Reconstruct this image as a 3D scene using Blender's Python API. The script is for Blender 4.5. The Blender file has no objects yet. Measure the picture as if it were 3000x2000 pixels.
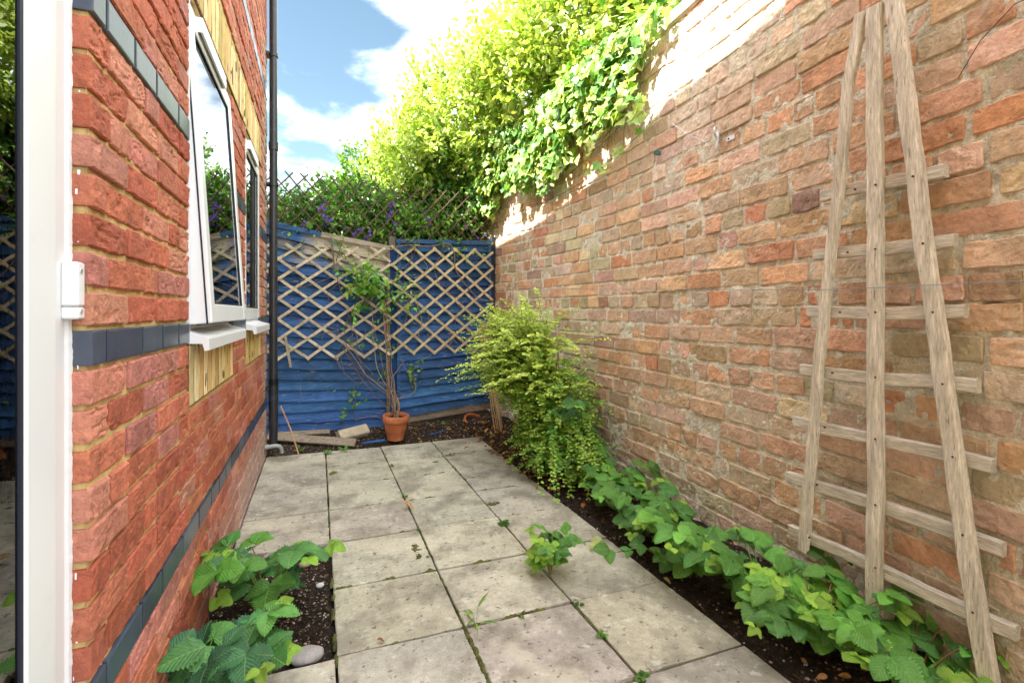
import bpy, math, random
import numpy as np
from mathutils import Vector
rnd = random.Random(7); rng = np.random.default_rng(7)
SC = bpy.context.scene; COL = SC.collection

# ---------------- camera ----------------
YAW = math.radians(21.1); EYE = 1.168
cam_d = bpy.data.cameras.new("camera"); cam = bpy.data.objects.new("camera", cam_d); COL.objects.link(cam)
cam_d.sensor_width = 36; cam_d.lens = 36*1152/2352; cam_d.shift_y = -66/2352
cam_d.clip_start = 0.02; cam_d.clip_end = 2000
cam.location = (0, 0, EYE); cam.rotation_euler = (math.pi/2, 0, -YAW)
SC.camera = cam

# ---------------- light ----------------
SUN_EL = math.radians(48); SUN_PHI = math.radians(12)      # light travels towards +X and a little +Y
ld = Vector((math.cos(SUN_PHI)*math.cos(SUN_EL), math.sin(SUN_PHI)*math.cos(SUN_EL), -math.sin(SUN_EL)))
sd = bpy.data.lights.new("sun", 'SUN'); sd.energy = 3.3; sd.angle = math.radians(.5); sd.color = (1, .95, .86)
so = bpy.data.objects.new("sun", sd); COL.objects.link(so); so.rotation_euler = ld.to_track_quat('-Z', 'Y').to_euler(); so.location = (-3, 0, 9)

w = bpy.data.worlds.new("World"); SC.world = w; w.use_nodes = True
nt = w.node_tree; N = nt.nodes; L = nt.links; N.clear()
out = N.new('ShaderNodeOutputWorld'); bg = N.new('ShaderNodeBackground'); bg.inputs[1].default_value = .15
L.new(bg.outputs[0], out.inputs[0])
sky = N.new('ShaderNodeTexSky'); sky.sky_type = 'NISHITA'; sky.sun_disc = False
sky.sun_elevation = SUN_EL; sky.sun_rotation = math.radians(270) - SUN_PHI
sky.air_density = 1.0; sky.dust_density = .25; sky.ozone_density = 2.0
tc = N.new('ShaderNodeTexCoord')
def wmath(op, a, b=None, clamp=False):
    n = N.new('ShaderNodeMath'); n.operation = op; n.use_clamp = clamp
    for i, v in enumerate((a, b)):
        if v is None: continue
        if isinstance(v, (int, float)): n.inputs[i].default_value = v
        else: L.new(v, n.inputs[i])
    return n.outputs[0]
mp = N.new('ShaderNodeMapping'); mp.inputs['Scale'].default_value = (1, 1, 1.9); mp.inputs['Location'].default_value = (.35, .1, .55)
mp.inputs['Rotation'].default_value = (0, math.radians(18), 0)
L.new(tc.outputs['Generated'], mp.inputs[0])
n1 = N.new('ShaderNodeTexNoise'); n1.inputs['Scale'].default_value = 3.1; n1.inputs['Detail'].default_value = 9; n1.inputs['Roughness'].default_value = .52
n1.inputs['Distortion'].default_value = .35
L.new(mp.outputs[0], n1.inputs['Vector'])
def wdot(v):
    n = N.new('ShaderNodeVectorMath'); n.operation = 'DOT_PRODUCT'; L.new(tc.outputs['Generated'], n.inputs[0]); n.inputs[1].default_value = v
    return n.outputs['Value']
# one blue gap in the cloud over the far end of the yard
gap = Vector((-.12, .85, .50)).normalized()
gd = wmath('SUBTRACT', 1.0, wdot(gap))
bias = wmath('MINIMUM', wmath('MULTIPLY', wmath('SUBTRACT', gd, .034), 3.2), .30)
f = wmath('ADD', n1.outputs['Fac'], bias)
mr = N.new('ShaderNodeMapRange'); mr.interpolation_type = 'SMOOTHSTEP'
mr.inputs['From Min'].default_value = .42; mr.inputs['From Max'].default_value = .60
L.new(f, mr.inputs['Value'])
skyc = N.new('ShaderNodeMix'); skyc.data_type = 'RGBA'; skyc.blend_type = 'MULTIPLY'; skyc.inputs[0].default_value = 1
L.new(sky.outputs[0], skyc.inputs[6]); skyc.inputs[7].default_value = (.31, .305, .25, 1)
mx = N.new('ShaderNodeMix'); mx.data_type = 'RGBA'
L.new(mr.outputs[0], mx.inputs[0]); L.new(skyc.outputs[2], mx.inputs[6]); mx.inputs[7].default_value = (4.0, 4.15, 4.4, 1)
L.new(mx.outputs[2], bg.inputs[0])
SC.view_settings.view_transform = 'Standard'; SC.view_settings.look = 'None'; SC.view_settings.gamma = 1
SC.view_settings.exposure = 2.85
SC.cycles.max_bounces = 8; SC.cycles.transparent_max_bounces = 12

# ---------------- numpy helpers ----------------
def _h(i, j, k, s):
    n = (i*374761393 + j*668265263 + k*2147483647 + s*974634777) & 0xffffffff
    n = ((n ^ (n >> 13))*1274126177) & 0xffffffff
    n = (n ^ (n >> 16)) & 0xffffffff
    return n/2147483648.0 - 1
def vn(P, f=1.0, s=0):
    P = np.asarray(P, float)*f + 1000
    I = np.floor(P).astype(np.int64); F = P - I; F = F*F*(3-2*F)
    r = 0
    for a in (0, 1):
        for b in (0, 1):
            for c in (0, 1):
                wgt = (F[..., 0] if a else 1-F[..., 0])*(F[..., 1] if b else 1-F[..., 1])*(F[..., 2] if c else 1-F[..., 2])
                r = r + wgt*_h(I[..., 0]+a, I[..., 1]+b, I[..., 2]+c, s)
    return r
def fbm(P, f=1.0, s=0, o=3):
    r = 0; a = 1
    for i in range(o): r = r + a*vn(P, f*2**i, s+i*17); a *= .5
    return r
def st(*a): return np.stack(np.broadcast_arrays(*a), -1)
def nrmz(v): return v/np.maximum(np.linalg.norm(v, axis=-1, keepdims=True), 1e-9)

class MB:
    def __init__(s): s.V = []; s.C = []; s.U = []; s.F = []; s.n = 0
    def add(s, V, F, m=0, c=(1, 1, 1), uv=None):
        V = np.asarray(V, float).reshape(-1, 3); n = len(V); F = np.asarray(F, np.int64)
        s.V.append(V); s.C.append(np.broadcast_to(np.asarray(c, float), (n, 3)))
        s.U.append(np.zeros((n, 2)) if uv is None else np.asarray(uv, float).reshape(-1, 2))
        s.F.append((F + s.n, np.broadcast_to(np.asarray(m), (len(F),)))); s.n += n
    def grid(s, P, m=0, c=(1, 1, 1), uv=None, flip=False):        # P (...,nv,nu,3)
        P = np.asarray(P); nv, nu = P.shape[-3], P.shape[-2]; B = int(np.prod(P.shape[:-3])) if P.ndim > 3 else 1
        i = np.arange(nv-1)[:, None]*nu + np.arange(nu-1)[None]
        q = np.stack([i, i+1, i+nu+1, i+nu], -1).reshape(-1, 4)
        if flip: q = q[:, ::-1]
        F = (q[None] + (np.arange(B)*nv*nu)[:, None, None]).reshape(-1, 4)
        if np.ndim(c) > 1: c = np.asarray(c).reshape(-1, 3)
        s.add(P.reshape(-1, 3), F, m, c, uv)
    def box(s, lo, hi, m=0, c=(1, 1, 1), b=0.0):
        x0, y0, z0 = lo; x1, y1, z1 = hi
        if b:
            o = []
            for X, Y, Z in ((1, 0, 0), (0, 1, 0), (0, 0, 1)):
                pass
            V = []
            for x in (0, 1):
                for y in (0, 1):
                    for z in (0, 1):
                        c0 = np.array((hi[0] if x else lo[0], hi[1] if y else lo[1], hi[2] if z else lo[2]), float)
                        sg = np.array((-1 if x else 1, -1 if y else 1, -1 if z else 1))
                        for ax in range(3):
                            d = sg*b; d[ax] = 0; V.append(c0 + d)
            idx = lambda x, y, z, a: ((x*2+y)*2+z)*3+a
            F = []
            F += [[idx(0,0,0,0), idx(0,0,1,0), idx(0,1,1,0), idx(0,1,0,0)], [idx(1,0,0,0), idx(1,1,0,0), idx(1,1,1,0), idx(1,0,1,0)]]
            F += [[idx(0,0,0,1), idx(1,0,0,1), idx(1,0,1,1), idx(0,0,1,1)], [idx(0,1,0,1), idx(0,1,1,1), idx(1,1,1,1), idx(1,1,0,1)]]
            F += [[idx(0,0,0,2), idx(0,1,0,2), idx(1,1,0,2), idx(1,0,0,2)], [idx(0,0,1,2), idx(1,0,1,2), idx(1,1,1,2), idx(0,1,1,2)]]
            for z in (0, 1):
                for y in (0, 1):
                    F.append([idx(0,y,z,1), idx(1,y,z,1), idx(1,y,z,2), idx(0,y,z,2)])
                for x in (0, 1):
                    F.append([idx(x,0,z,0), idx(x,1,z,0), idx(x,1,z,2), idx(x,0,z,2)])
            for x in (0, 1):
                for y in (0, 1):
                    F.append([idx(x,y,0,0), idx(x,y,1,0), idx(x,y,1,1), idx(x,y,0,1)])
            s.add(V, F, m, c)
            T = [[idx(x,y,z,0), idx(x,y,z,1), idx(x,y,z,2)] for x in (0,1) for y in (0,1) for z in (0,1)]
            s.add(V, T, m, c); return
        V = [(x0,y0,z0),(x1,y0,z0),(x1,y1,z0),(x0,y1,z0),(x0,y0,z1),(x1,y0,z1),(x1,y1,z1),(x0,y1,z1)]
        s.add(V, [[0,3,2,1],[4,5,6,7],[0,1,5,4],[1,2,6,5],[2,3,7,6],[3,0,4,7]], m, c)
    def tube(s, pts, r, k=6, m=0, c=(1, 1, 1), cap=True):
        P = np.asarray(pts, float); n = len(P); r = np.broadcast_to(np.asarray(r, float), (n,))
        T = nrmz(np.gradient(P, axis=0)); ref = np.array((0, 0, 1.)) if abs(T[:, 2]).mean() < .8 else np.array((1., 0, 0))
        A = nrmz(np.cross(T, ref)); B = np.cross(T, A)
        th = np.arange(k)*2*math.pi/k
        V = P[:, None] + r[:, None, None]*(np.cos(th)[None, :, None]*A[:, None] + np.sin(th)[None, :, None]*B[:, None])
        i = np.arange(n-1)[:, None]*k; j = np.arange(k)[None]; j2 = (j+1) % k
        F = np.stack([i+j, i+j2, i+k+j2, i+k+j], -1).reshape(-1, 4)
        if np.ndim(c) > 1: c = np.repeat(np.asarray(c), k, 0)
        s.add(V, F, m, c)
        if cap:
            s.add(np.vstack([V[0], V[-1]]), [list(range(k))[::-1]], m, c if np.ndim(c) == 1 else c[:2*k])
            s.add(np.vstack([V[0], V[-1]]), [list(range(k, 2*k))], m, c if np.ndim(c) == 1 else c[:2*k])
    def bar(s, p0, p1, wd, th, nrm, m=0, c=(1, 1, 1), seg=1, wob=0, bend=None, seed=0, taper=1.0):
        """a sawn stick from p0 to p1; wd across, th along nrm, chamfered section"""
        p0 = np.array(p0, float); p1 = np.array(p1, float); t = np.linspace(0, 1, seg+1)
        P = p0 + (p1-p0)*t[:, None]
        if bend is not None: P = P + np.asarray(bend)
        d = (p1-p0)/np.linalg.norm(p1-p0); nrm = np.array(nrm, float); sd_ = np.cross(d, nrm); sd_ /= np.linalg.norm(sd_); nn = np.cross(sd_, d)
        b = .14*min(wd, th); hw, ht = wd/2, th/2
        sec = [(-hw+b, -ht), (hw-b, -ht), (hw, -ht+b), (hw, ht-b), (hw-b, ht), (-hw+b, ht), (-hw, ht-b), (-hw, -ht+b)]
        k = 8; V = np.zeros((seg+1, k, 3))
        tp = 1+(taper-1)*t
        for q, (x, y) in enumerate(sec): V[:, q] = P + x*tp[:, None]*sd_ + y*nn
        if wob: V = V + wob*st(vn(V, 14, seed), vn(V, 14, seed+1), vn(V, 14, seed+2)) + wob*2*st(vn(P, 3, seed+3), vn(P, 3, seed+4), vn(P, 3, seed+5))[:, None]*.6
        i = np.arange(seg)[:, None]*k; j = np.arange(k)[None]; j2 = (j+1) % k
        F = np.stack([i+j, i+k+j, i+k+j2, i+j2], -1).reshape(-1, 4)
        L_ = np.linalg.norm(p1-p0)
        uv = st(np.broadcast_to(t[:, None]*L_, (seg+1, k)), np.broadcast_to(np.array([x for x, y in sec])[None], (seg+1, k)))
        s.add(V, F, m, c, uv); s.add(V[0], [list(range(k))], m, c); s.add(V[-1], [list(range(k))[::-1]], m, c)
    def build(s, name, mats, parent=None, smooth=False):
        me = bpy.data.meshes.new(name); V = np.concatenate(s.V)
        me.vertices.add(len(V)); me.vertices.foreach_set('co', V.ravel())
        lt, ls, vi, mi = [], [], [], []; o = 0
        for F, m in s.F:
            k = F.shape[1]; lt.append(np.full(len(F), k)); ls.append(o + np.arange(len(F))*k); vi.append(F.ravel()); mi.append(m); o += F.size
        vi = np.concatenate(vi); ls = np.concatenate(ls); lt = np.concatenate(lt); mi = np.concatenate(mi)
        me.loops.add(o); me.loops.foreach_set('vertex_index', vi.astype(np.int32))
        me.polygons.add(len(ls)); me.polygons.foreach_set('loop_start', ls.astype(np.int32)); me.polygons.foreach_set('loop_total', lt.astype(np.int32))
        me.polygons.foreach_set('material_index', mi.astype(np.int32))
        me.polygons.foreach_set('use_smooth', np.full(len(ls), bool(smooth)))
        for m in (mats if isinstance(mats, (list, tuple)) else [mats]): me.materials.append(m)
        me.update(calc_edges=True)
        C = np.concatenate(s.C); at = me.color_attributes.new('Col', 'FLOAT_COLOR', 'POINT')
        at.data.foreach_set('color', np.hstack([C, np.ones((len(C), 1))]).ravel())
        uvl = me.uv_layers.new(name='UV'); uvl.data.foreach_set('uv', np.concatenate(s.U)[vi].ravel())
        ob = bpy.data.objects.new(name, me); COL.objects.link(ob)
        if parent: ob.parent = parent
        return ob

def tag(o, label=None, cat=None, group=None, kind=None):
    for k, v in (('label', label), ('category', cat), ('group', group), ('kind', kind)):
        if v: o[k] = v
    return o
def thing(name, label, cat, group=None, loc=(0, 0, 0)):
    o = bpy.data.objects.new(name, None); COL.objects.link(o); o.location = loc; o.empty_display_size = .1
    return tag(o, label, cat, group)

# ---------------- materials ----------------
def material(name, base=(.5, .5, .5), attr=False, rough=.85, spec=.3, var=None, tints=(), bump=(), coat=0, transl=0, grain=None, disp=None, metal=0, sheen=0):
    """var=(scale,lo,hi) value variation; tints=[(scale,lo,hi,colour,amount)] noise-masked colours; bump=[(scale,strength,dist)]"""
    m = bpy.data.materials.new(name); m.use_nodes = True; t = m.node_tree; n = t.nodes; l = t.links
    p = n['Principled BSDF']; p.inputs['Roughness'].default_value = rough; p.inputs['Specular IOR Level'].default_value = spec; p.inputs['Metallic'].default_value = metal
    if coat: p.inputs['Coat Weight'].default_value = coat; p.inputs['Coat Roughness'].default_value = .25
    g = n.new('ShaderNodeTexCoord'); vec = g.outputs['Object']
    if grain:
        mp = n.new('ShaderNodeMapping'); mp.inputs['Scale'].default_value = grain; l.new(g.outputs['Object'], mp.inputs[0]); vec = mp.outputs[0]
    def noise(sc, det=5, ro=.6, v=None):
        q = n.new('ShaderNodeTexNoise'); q.inputs['Scale'].default_value = sc; q.inputs['Detail'].default_value = det; q.inputs['Roughness'].default_value = ro
        l.new(v or vec, q.inputs['Vector']); return q.outputs['Fac']
    def mapr(v, a, b, c, d):
        q = n.new('ShaderNodeMapRange'); l.new(v, q.inputs[0])
        for i, x in enumerate((a, b, c, d)): q.inputs[i+1].default_value = x
        return q.outputs[0]
    def mix(f, a, b, mode='MIX'):
        q = n.new('ShaderNodeMix'); q.data_type = 'RGBA'; q.blend_type = mode
        for s_, v in ((0, f), (6, a), (7, b)):
            if isinstance(v, (int, float)): q.inputs[s_].default_value = v
            elif isinstance(v, tuple): q.inputs[s_].default_value = (*v[:3], 1)
            else: l.new(v, q.inputs[s_])
        return q.outputs[2]
    if attr:
        a = n.new('ShaderNodeAttribute'); a.attribute_name = 'Col'; c = a.outputs['Color']
        if base != (.5, .5, .5): c = mix(1.0, c, base, 'MULTIPLY')
    else:
        rg = n.new('ShaderNodeRGB'); rg.outputs[0].default_value = (*base, 1); c = rg.outputs[0]
    if var:
        for sc, lo, hi in (var if isinstance(var[0], tuple) else (var,)):
            v = mapr(noise(sc), .3, .7, lo, hi); cc = n.new('ShaderNodeCombineColor')
            for i in range(3): l.new(v, cc.inputs[i])
            c = mix(1.0, c, cc.outputs[0], 'MULTIPLY')
    for sc, lo, hi, tcv, am in tints:
        c = mix(mapr(noise(sc, 6, .65), lo, hi, 0, am), c, tcv)
    l.new(c, p.inputs['Base Color'])
    prev = None
    for sc, stg, dist in bump:
        b = n.new('ShaderNodeBump'); b.inputs['Strength'].default_value = stg; b.inputs['Distance'].default_value = dist
        l.new(noise(sc, 6, .62), b.inputs['Height'])
        if prev: l.new(prev, b.inputs['Normal'])
        prev = b.outputs[0]
    if prev: l.new(prev, p.inputs['Normal'])
    if transl:
        tr = n.new('ShaderNodeBsdfTranslucent'); l.new(mix(1.0, c, (1.15, 1.15, .55), 'MULTIPLY'), tr.inputs[0])
        ms = n.new('ShaderNodeMixShader'); ms.inputs[0].default_value = transl
        l.new(p.outputs[0], ms.inputs[1]); l.new(tr.outputs[0], ms.inputs[2]); l.new(ms.outputs[0], n['Material Output'].inputs[0])
    m['_'] = 1
    return m

def leaf_material(name, vein=.5, transl=.3, rough=.45, gloss=.4, quilt=.6):
    """leaf with a pale midrib and side veins drawn on its own UV (u along, v across)"""
    m = material(name, attr=True, rough=rough, spec=gloss, var=((9, .75, 1.2), (60, .85, 1.15)), tints=[(34, .67, .71, (.22, .16, .05), .7)], transl=transl)
    t = m.node_tree; n = t.nodes; l = t.links; p = n['Principled BSDF']
    uv = n.new('ShaderNodeUVMap'); uv.uv_map = 'UV'; sp = n.new('ShaderNodeSeparateXYZ'); l.new(uv.outputs[0], sp.inputs[0])
    def mth(op, a, b=None, c=None):
        q = n.new('ShaderNodeMath'); q.operation = op
        for i, v in enumerate((a, b, c)):
            if v is None: continue
            if isinstance(v, (int, float)): q.inputs[i].default_value = v
            else: l.new(v, q.inputs[i])
        return q.outputs[0]
    av = mth('ABSOLUTE', sp.outputs[1])
    ph = mth('MULTIPLY', mth('SUBTRACT', sp.outputs[0], mth('MULTIPLY', av, .38)), 8.0)
    tri = mth('ABSOLUTE', mth('SUBTRACT', mth('FRACT', ph), .5))       # 0 at vein
    side = mth('SUBTRACT', 1.0, mth('MINIMUM', mth('MULTIPLY', tri, 7.0), 1.0))
    mid = mth('SUBTRACT', 1.0, mth('MINIMUM', mth('MULTIPLY', av, 14.0), 1.0))
    vv = mth('MAXIMUM', mth('MULTIPLY', side, .55), mid)
    src = p.inputs['Base Color'].links[0].from_socket
    q = n.new('ShaderNodeMix'); q.data_type = 'RGBA'; l.new(mth('MULTIPLY', vv, vein), q.inputs[0]); l.new(src, q.inputs[6]); q.inputs[7].default_value = (.34, .5, .12, 1)
    l.new(q.outputs[2], p.inputs['Base Color'])
    b = n.new('ShaderNodeBump'); b.inputs['Strength'].default_value = quilt; b.inputs['Distance'].default_value = .004
    l.new(mth('SUBTRACT', mth('MULTIPLY', tri, 1.0), mth('MULTIPLY', mid, .6)), b.inputs['Height']); l.new(b.outputs[0], p.inputs['Normal'])
    return m

M = {}
M['old_brick'] = material('old_brick', attr=True, rough=.95, spec=.15, var=((11, .78, 1.18), (60, .82, 1.15)),
    tints=[(5, .52, .70, (.62, .54, .42), .5), (3.1, .60, .75, (.26, .24, .12), .45), (30, .62, .70, (.13, .085, .05), .6)],  # last tint: dark dirt specks that also mimic shade in cracks
    bump=[(26, .8, .02), (80, .8, .008), (250, .5, .003)])
M['old_mortar'] = material('old_mortar', (.88, .81, .64), rough=.97, spec=.1, var=((22, .7, 1.2), (120, .75, 1.15)),
    tints=[(4, .57, .72, (.40, .37, .20), .45), (60, .64, .74, (.14, .11, .07), .6)], bump=[(38, 1, .02), (130, 1, .008)])
M['red_brick'] = material('red_brick', attr=True, rough=.8, spec=.3, var=((16, .78, 1.2), (70, .85, 1.15)),
    tints=[(9, .62, .75, (.50, .26, .20), .3), (48, .66, .74, (.05, .02, .02), .6), (24, .60, .66, (.20, .06, .045), .6)], bump=[(30, .9, .012), (110, .8, .005), (400, .4, .0015)])
M['yellow_mortar'] = material('yellow_mortar', (.62, .43, .19), rough=.95, spec=.1, var=(30, .7, 1.15), tints=[(30, .62, .75, (.10, .08, .04), .6)], bump=[(70, .7, .005)])
M['blue_brick'] = material('blue_brick', attr=True, rough=.30, spec=.5, var=(20, .85, 1.15), tints=[(26, .62, .75, (.32, .34, .36), .35)], bump=[(90, .25, .002)])
M['buff_brick'] = material('buff_brick', attr=True, rough=.85, spec=.2, var=(25, .86, 1.1), bump=[(60, .4, .004), (200, .3, .0015)])
M['upvc'] = material('upvc', (.80, .81, .82), rough=.28, spec=.5, var=(3, .96, 1.0), tints=[(8, .62, .8, (.55, .53, .47), .25)])
M['gasket'] = material('gasket', (.015, .017, .03), rough=.6)
M['steel'] = material('steel', (.62, .63, .65), rough=.35, metal=.8, tints=[(60, .6, .7, (.22, .15, .1), .4)])
M['wire'] = material('wire', (.22, .30, .34), rough=.5, metal=.5)
M['black_pvc'] = material('black_pvc', (.022, .023, .027), rough=.38, spec=.5, tints=[(14, .55, .75, (.10, .10, .11), .5)])
M['grey_pvc'] = material('grey_pvc', (.42, .43, .42), rough=.5, tints=[(20, .5, .7, (.2, .2, .16), .6)])
M['dark_room'] = material('dark_room', (.16, .16, .16), rough=.9)
M['curtain'] = material('curtain', (.62, .62, .60), rough=.9)
M['slab'] = material('slab', attr=True, rough=.9, spec=.25, var=((3.5, .74, 1.16), (45, .84, 1.12), (190, .82, 1.16)),
    tints=[(4.2, .47, .61, (.19, .165, .125), .66), (2.2, .52, .62, (.60, .54, .41), .5), (14, .60, .66, (.66, .63, .54), .5), (34, .59, .66, (.09, .078, .06), .8), (1.5, .58, .72, (.19, .18, .08), .55)],
    bump=[(40, .2, .004), (210, .45, .0018)])
M['moss_joint'] = material('moss_joint', (.06, .05, .035), rough=1, var=(40, .6, 1.4), tints=[(3.2, .50, .58, (.13, .17, .02), .9), (200, .6, .7, (.3, .27, .2), .5)], bump=[(120, 1, .01)])
M['moss'] = material('moss', attr=True, rough=1, var=(60, .6, 1.3), bump=[(220, 1, .006)])
M['soil'] = material('soil', (.055, .038, .027), rough=1, spec=.15, var=((30, .55, 1.5), (140, .5, 1.6)), tints=[(95, .66, .70, (.30, .24, .18), .8)], bump=[(60, 1, .02), (240, .9, .006)])
M['bits'] = material('bits', attr=True, rough=.9, var=(60, .75, 1.2))
M['stone'] = material('stone', attr=True, rough=.7, var=((18, .8, 1.15), (90, .85, 1.1)), bump=[(60, .2, .002)])
M['deadleaf'] = material('deadleaf', attr=True, rough=.75, var=(50, .6, 1.3), transl=.15)
def wood(name, grain, **k): return material(name, grain=grain, **k)
M['lath_h'] = wood('weathered_lath', (1, 1, 1), base=(.44, .35, .23), rough=.85, var=((30, .7, 1.2), (6, .8, 1.15)), tints=[(12, .55, .7, (.30, .31, .13), .5)], bump=[(80, .5, .003)])
M['stake'] = wood('grey_weathered_wood', (9, 9, 1), base=(.76, .68, .55), rough=.9, spec=.15, var=((5, .66, 1.15), (24, .66, 1.18)), tints=[(.9, .56, .7, (.25, .16, .08), .75), (15, .60, .66, (.16, .115, .075), .7)], bump=[(16, .6, .006), (50, .5, .003)])
M['rung'] = wood('grey_split_wood', (9, 1, 9), base=(.70, .64, .53), rough=.9, spec=.2, var=((5, .68, 1.15), (26, .65, 1.2)), tints=[(34, .62, .72, (.09, .075, .05), .7), (2, .58, .7, (.27, .27, .12), .4)], bump=[(16, .7, .006), (50, .6, .003)])
M['plank'] = wood('old_plank', (2, 14, 14), base=(.36, .29, .21), rough=.9, var=((4, .6, 1.2), (16, .6, 1.2)), bump=[(12, .7, .005)])
M['blue_wood'] = wood('blue_stained_wood', (1.2, 6, 9), attr=True, rough=.72, spec=.3, var=((3, .62, 1.25), (12, .72, 1.2)),
    tints=[(6.5, .64, .69, (.50, .45, .37), .8), (1.4, .64, .78, (.045, .07, .06), .5), (22, .65, .70, (.42, .35, .27), .7), (3, .60, .72, (.10, .16, .22), .5)], bump=[(9, .55, .006), (30, .4, .003)])
M['bare_wood'] = wood('bare_grey_wood', (1.2, 6, 14), attr=True, rough=.85, var=((3, .6, 1.2), (14, .6, 1.2)), tints=[(5, .56, .62, (.03, .07, .17), .8)], bump=[(10, .6, .006)])
M['post'] = wood('post_wood', (9, 9, 1), attr=True, rough=.9, var=(5, .6, 1.2), bump=[(14, .6, .006)])
M['terracotta'] = material('terracotta', (.50, .155, .06), rough=.75, var=((9, .8, 1.15), (50, .9, 1.08)), tints=[(9, .60, .70, (.55, .42, .34), .6)], bump=[(120, .2, .001)])
M['shrub_leaf'] = material('shrub_leaf', attr=True, rough=.4, spec=.4, transl=.2)
M['bark'] = material('bark', attr=True, rough=.95, var=(40, .6, 1.3), bump=[(60, .8, .006)])
M['cane'] = material('cane', attr=True, rough=.6, var=(30, .8, 1.15))
M['bramble'] = leaf_material('bramble_leaf')
M['leaf'] = material('small_leaf', attr=True, rough=.42, spec=.4, var=(4, .85, 1.15), transl=.38)
M['ivy'] = leaf_material('ivy_leaf', vein=.35, transl=.32, rough=.38, gloss=.45, quilt=.3)
M['petal'] = material('petal', attr=True, rough=.6, transl=.3)
M['green_stem'] = material('green_stem', attr=True, rough=.6)
gm = bpy.data.materials.new('window_glass'); gm.use_nodes = True; t = gm.node_tree; n = t.nodes; l = t.links; n.remove(n['Principled BSDF'])
tr = n.new('ShaderNodeBsdfTransparent'); tr.inputs[0].default_value = (.80, .84, .84, 1); gl = n.new('ShaderNodeBsdfGlossy'); gl.inputs['Roughness'].default_value = .004; gl.inputs[0].default_value = (.95, .97, 1, 1)
fr = n.new('ShaderNodeFresnel'); fr.inputs[0].default_value = 2.1; ms = n.new('ShaderNodeMixShader')
l.new(fr.outputs[0], ms.inputs[0]); l.new(tr.outputs[0], ms.inputs[1]); l.new(gl.outputs[0], ms.inputs[2]); l.new(ms.outputs[0], n['Material Output'].inputs[0])
M['glass'] = gm

# ---------------- masonry ----------------
def brick_field(mb, R, mapping, nu, nv, cols, m=0, amp=.002, freq=18, bev=.004, wob=.002, skirt=.012, flip=False, depth=None, tilt=0, seed=0, corner=0.0, crease=0.0, cf=22):
    R = np.asarray(R, float); B = len(R); u0, u1, v0, v1 = (R[:, i][:, None, None] for i in range(4))
    def prm(n, ln):      # grid lines with one extra ring 3-4 mm inside the arris
        e = np.clip(.0038/ln, 0, .2); q = np.linspace(0, 1, n-4)[None]*(1-2*e) + e; z = np.zeros_like(e)
        return np.concatenate([z, z, q, z+1, z+1], 1)
    a = prm(nu, R[:, 1:2]-R[:, 0:1]); b = prm(nv, R[:, 3:4]-R[:, 2:3])
    U = u0 + a[:, None, :]*(u1-u0); V = v0 + b[:, :, None]*(v1-v0); a = a[:, None, :]; b = b[:, :, None]
    U, V = np.broadcast_arrays(U, V); U = U.copy(); V = V.copy()
    iu = np.arange(nu); iv = np.arange(nv)
    du = np.minimum(iu, nu-1-iu); dv = np.minimum(iv, nv-1-iv); ring = np.minimum(du[None], dv[:, None])[None]
    g = np.random.default_rng(seed); off = g.uniform(0, 50, (B, 1, 1)); am = amp*g.uniform(.5, 1.6, (B, 1, 1))
    P3 = st(U, V, off*np.ones_like(U))
    D = am*fbm(P3, freq, seed, 3)
    if crease:      # split, folded faces: narrow grooves and small chips
        Q = st(U*.55 + V*.8, V*1.6 - U*.25, off*np.ones_like(U)); g1 = np.clip(1 - abs(vn(Q, cf, seed+31))/.16, 0, 1); g2 = np.clip(1 - abs(vn(st(U, V*2.2, off*np.ones_like(U)), cf*1.3, seed+37))/.12, 0, 1)
        msk = np.clip(vn(P3, 9, seed+41)*1.6 + .35, 0, 1); D = D - crease*(g1*.8 + g2*.6)*msk - crease*1.3*np.clip(vn(P3, 42, seed+43)-.45, 0, 1)*2
    D = D - np.where(ring <= 1, bev*(1 + .7*vn(P3, 30, seed+5)), 0)
    # worn corners pulled inwards
    cu = (a-.5)*2; cv = (b-.5)*2
    cor = np.clip((abs(cu)**6)*(abs(cv)**6), 0, 1); hw = np.minimum(u1-u0, v1-v0)
    U -= cu*cor*hw*corner; V -= cv*cor*hw*corner
    U += wob*fbm(P3, 22, seed+7, 2); V += wob*fbm(P3, 22, seed+9, 2)
    if tilt: D = D + tilt*(g.normal(0, 1, (B, 1, 1))*cu + g.normal(0, 1, (B, 1, 1))*cv)
    if depth is not None: D = D + np.asarray(depth)[:, None, None]
    sk = np.asarray(skirt) if np.ndim(skirt) else np.full(B, skirt)
    D = np.where(ring == 0, np.minimum(D, 0) - sk[:, None, None], D)
    C = np.broadcast_to(np.asarray(cols)[:, None, None, :], (*U.shape, 3))
    mb.grid(mapping(U, V, D), m, C, flip=flip)

def pick(g, n, pal, wts, jit=.08):
    i = g.choice(len(pal), n, p=np.array(wts)/sum(wts)); c = np.array(pal)[i]
    return np.clip(c*(1 + g.normal(0, jit, (n, 1)))*(1+g.normal(0, jit*.4, (n, 3))), .005, .9)

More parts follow.
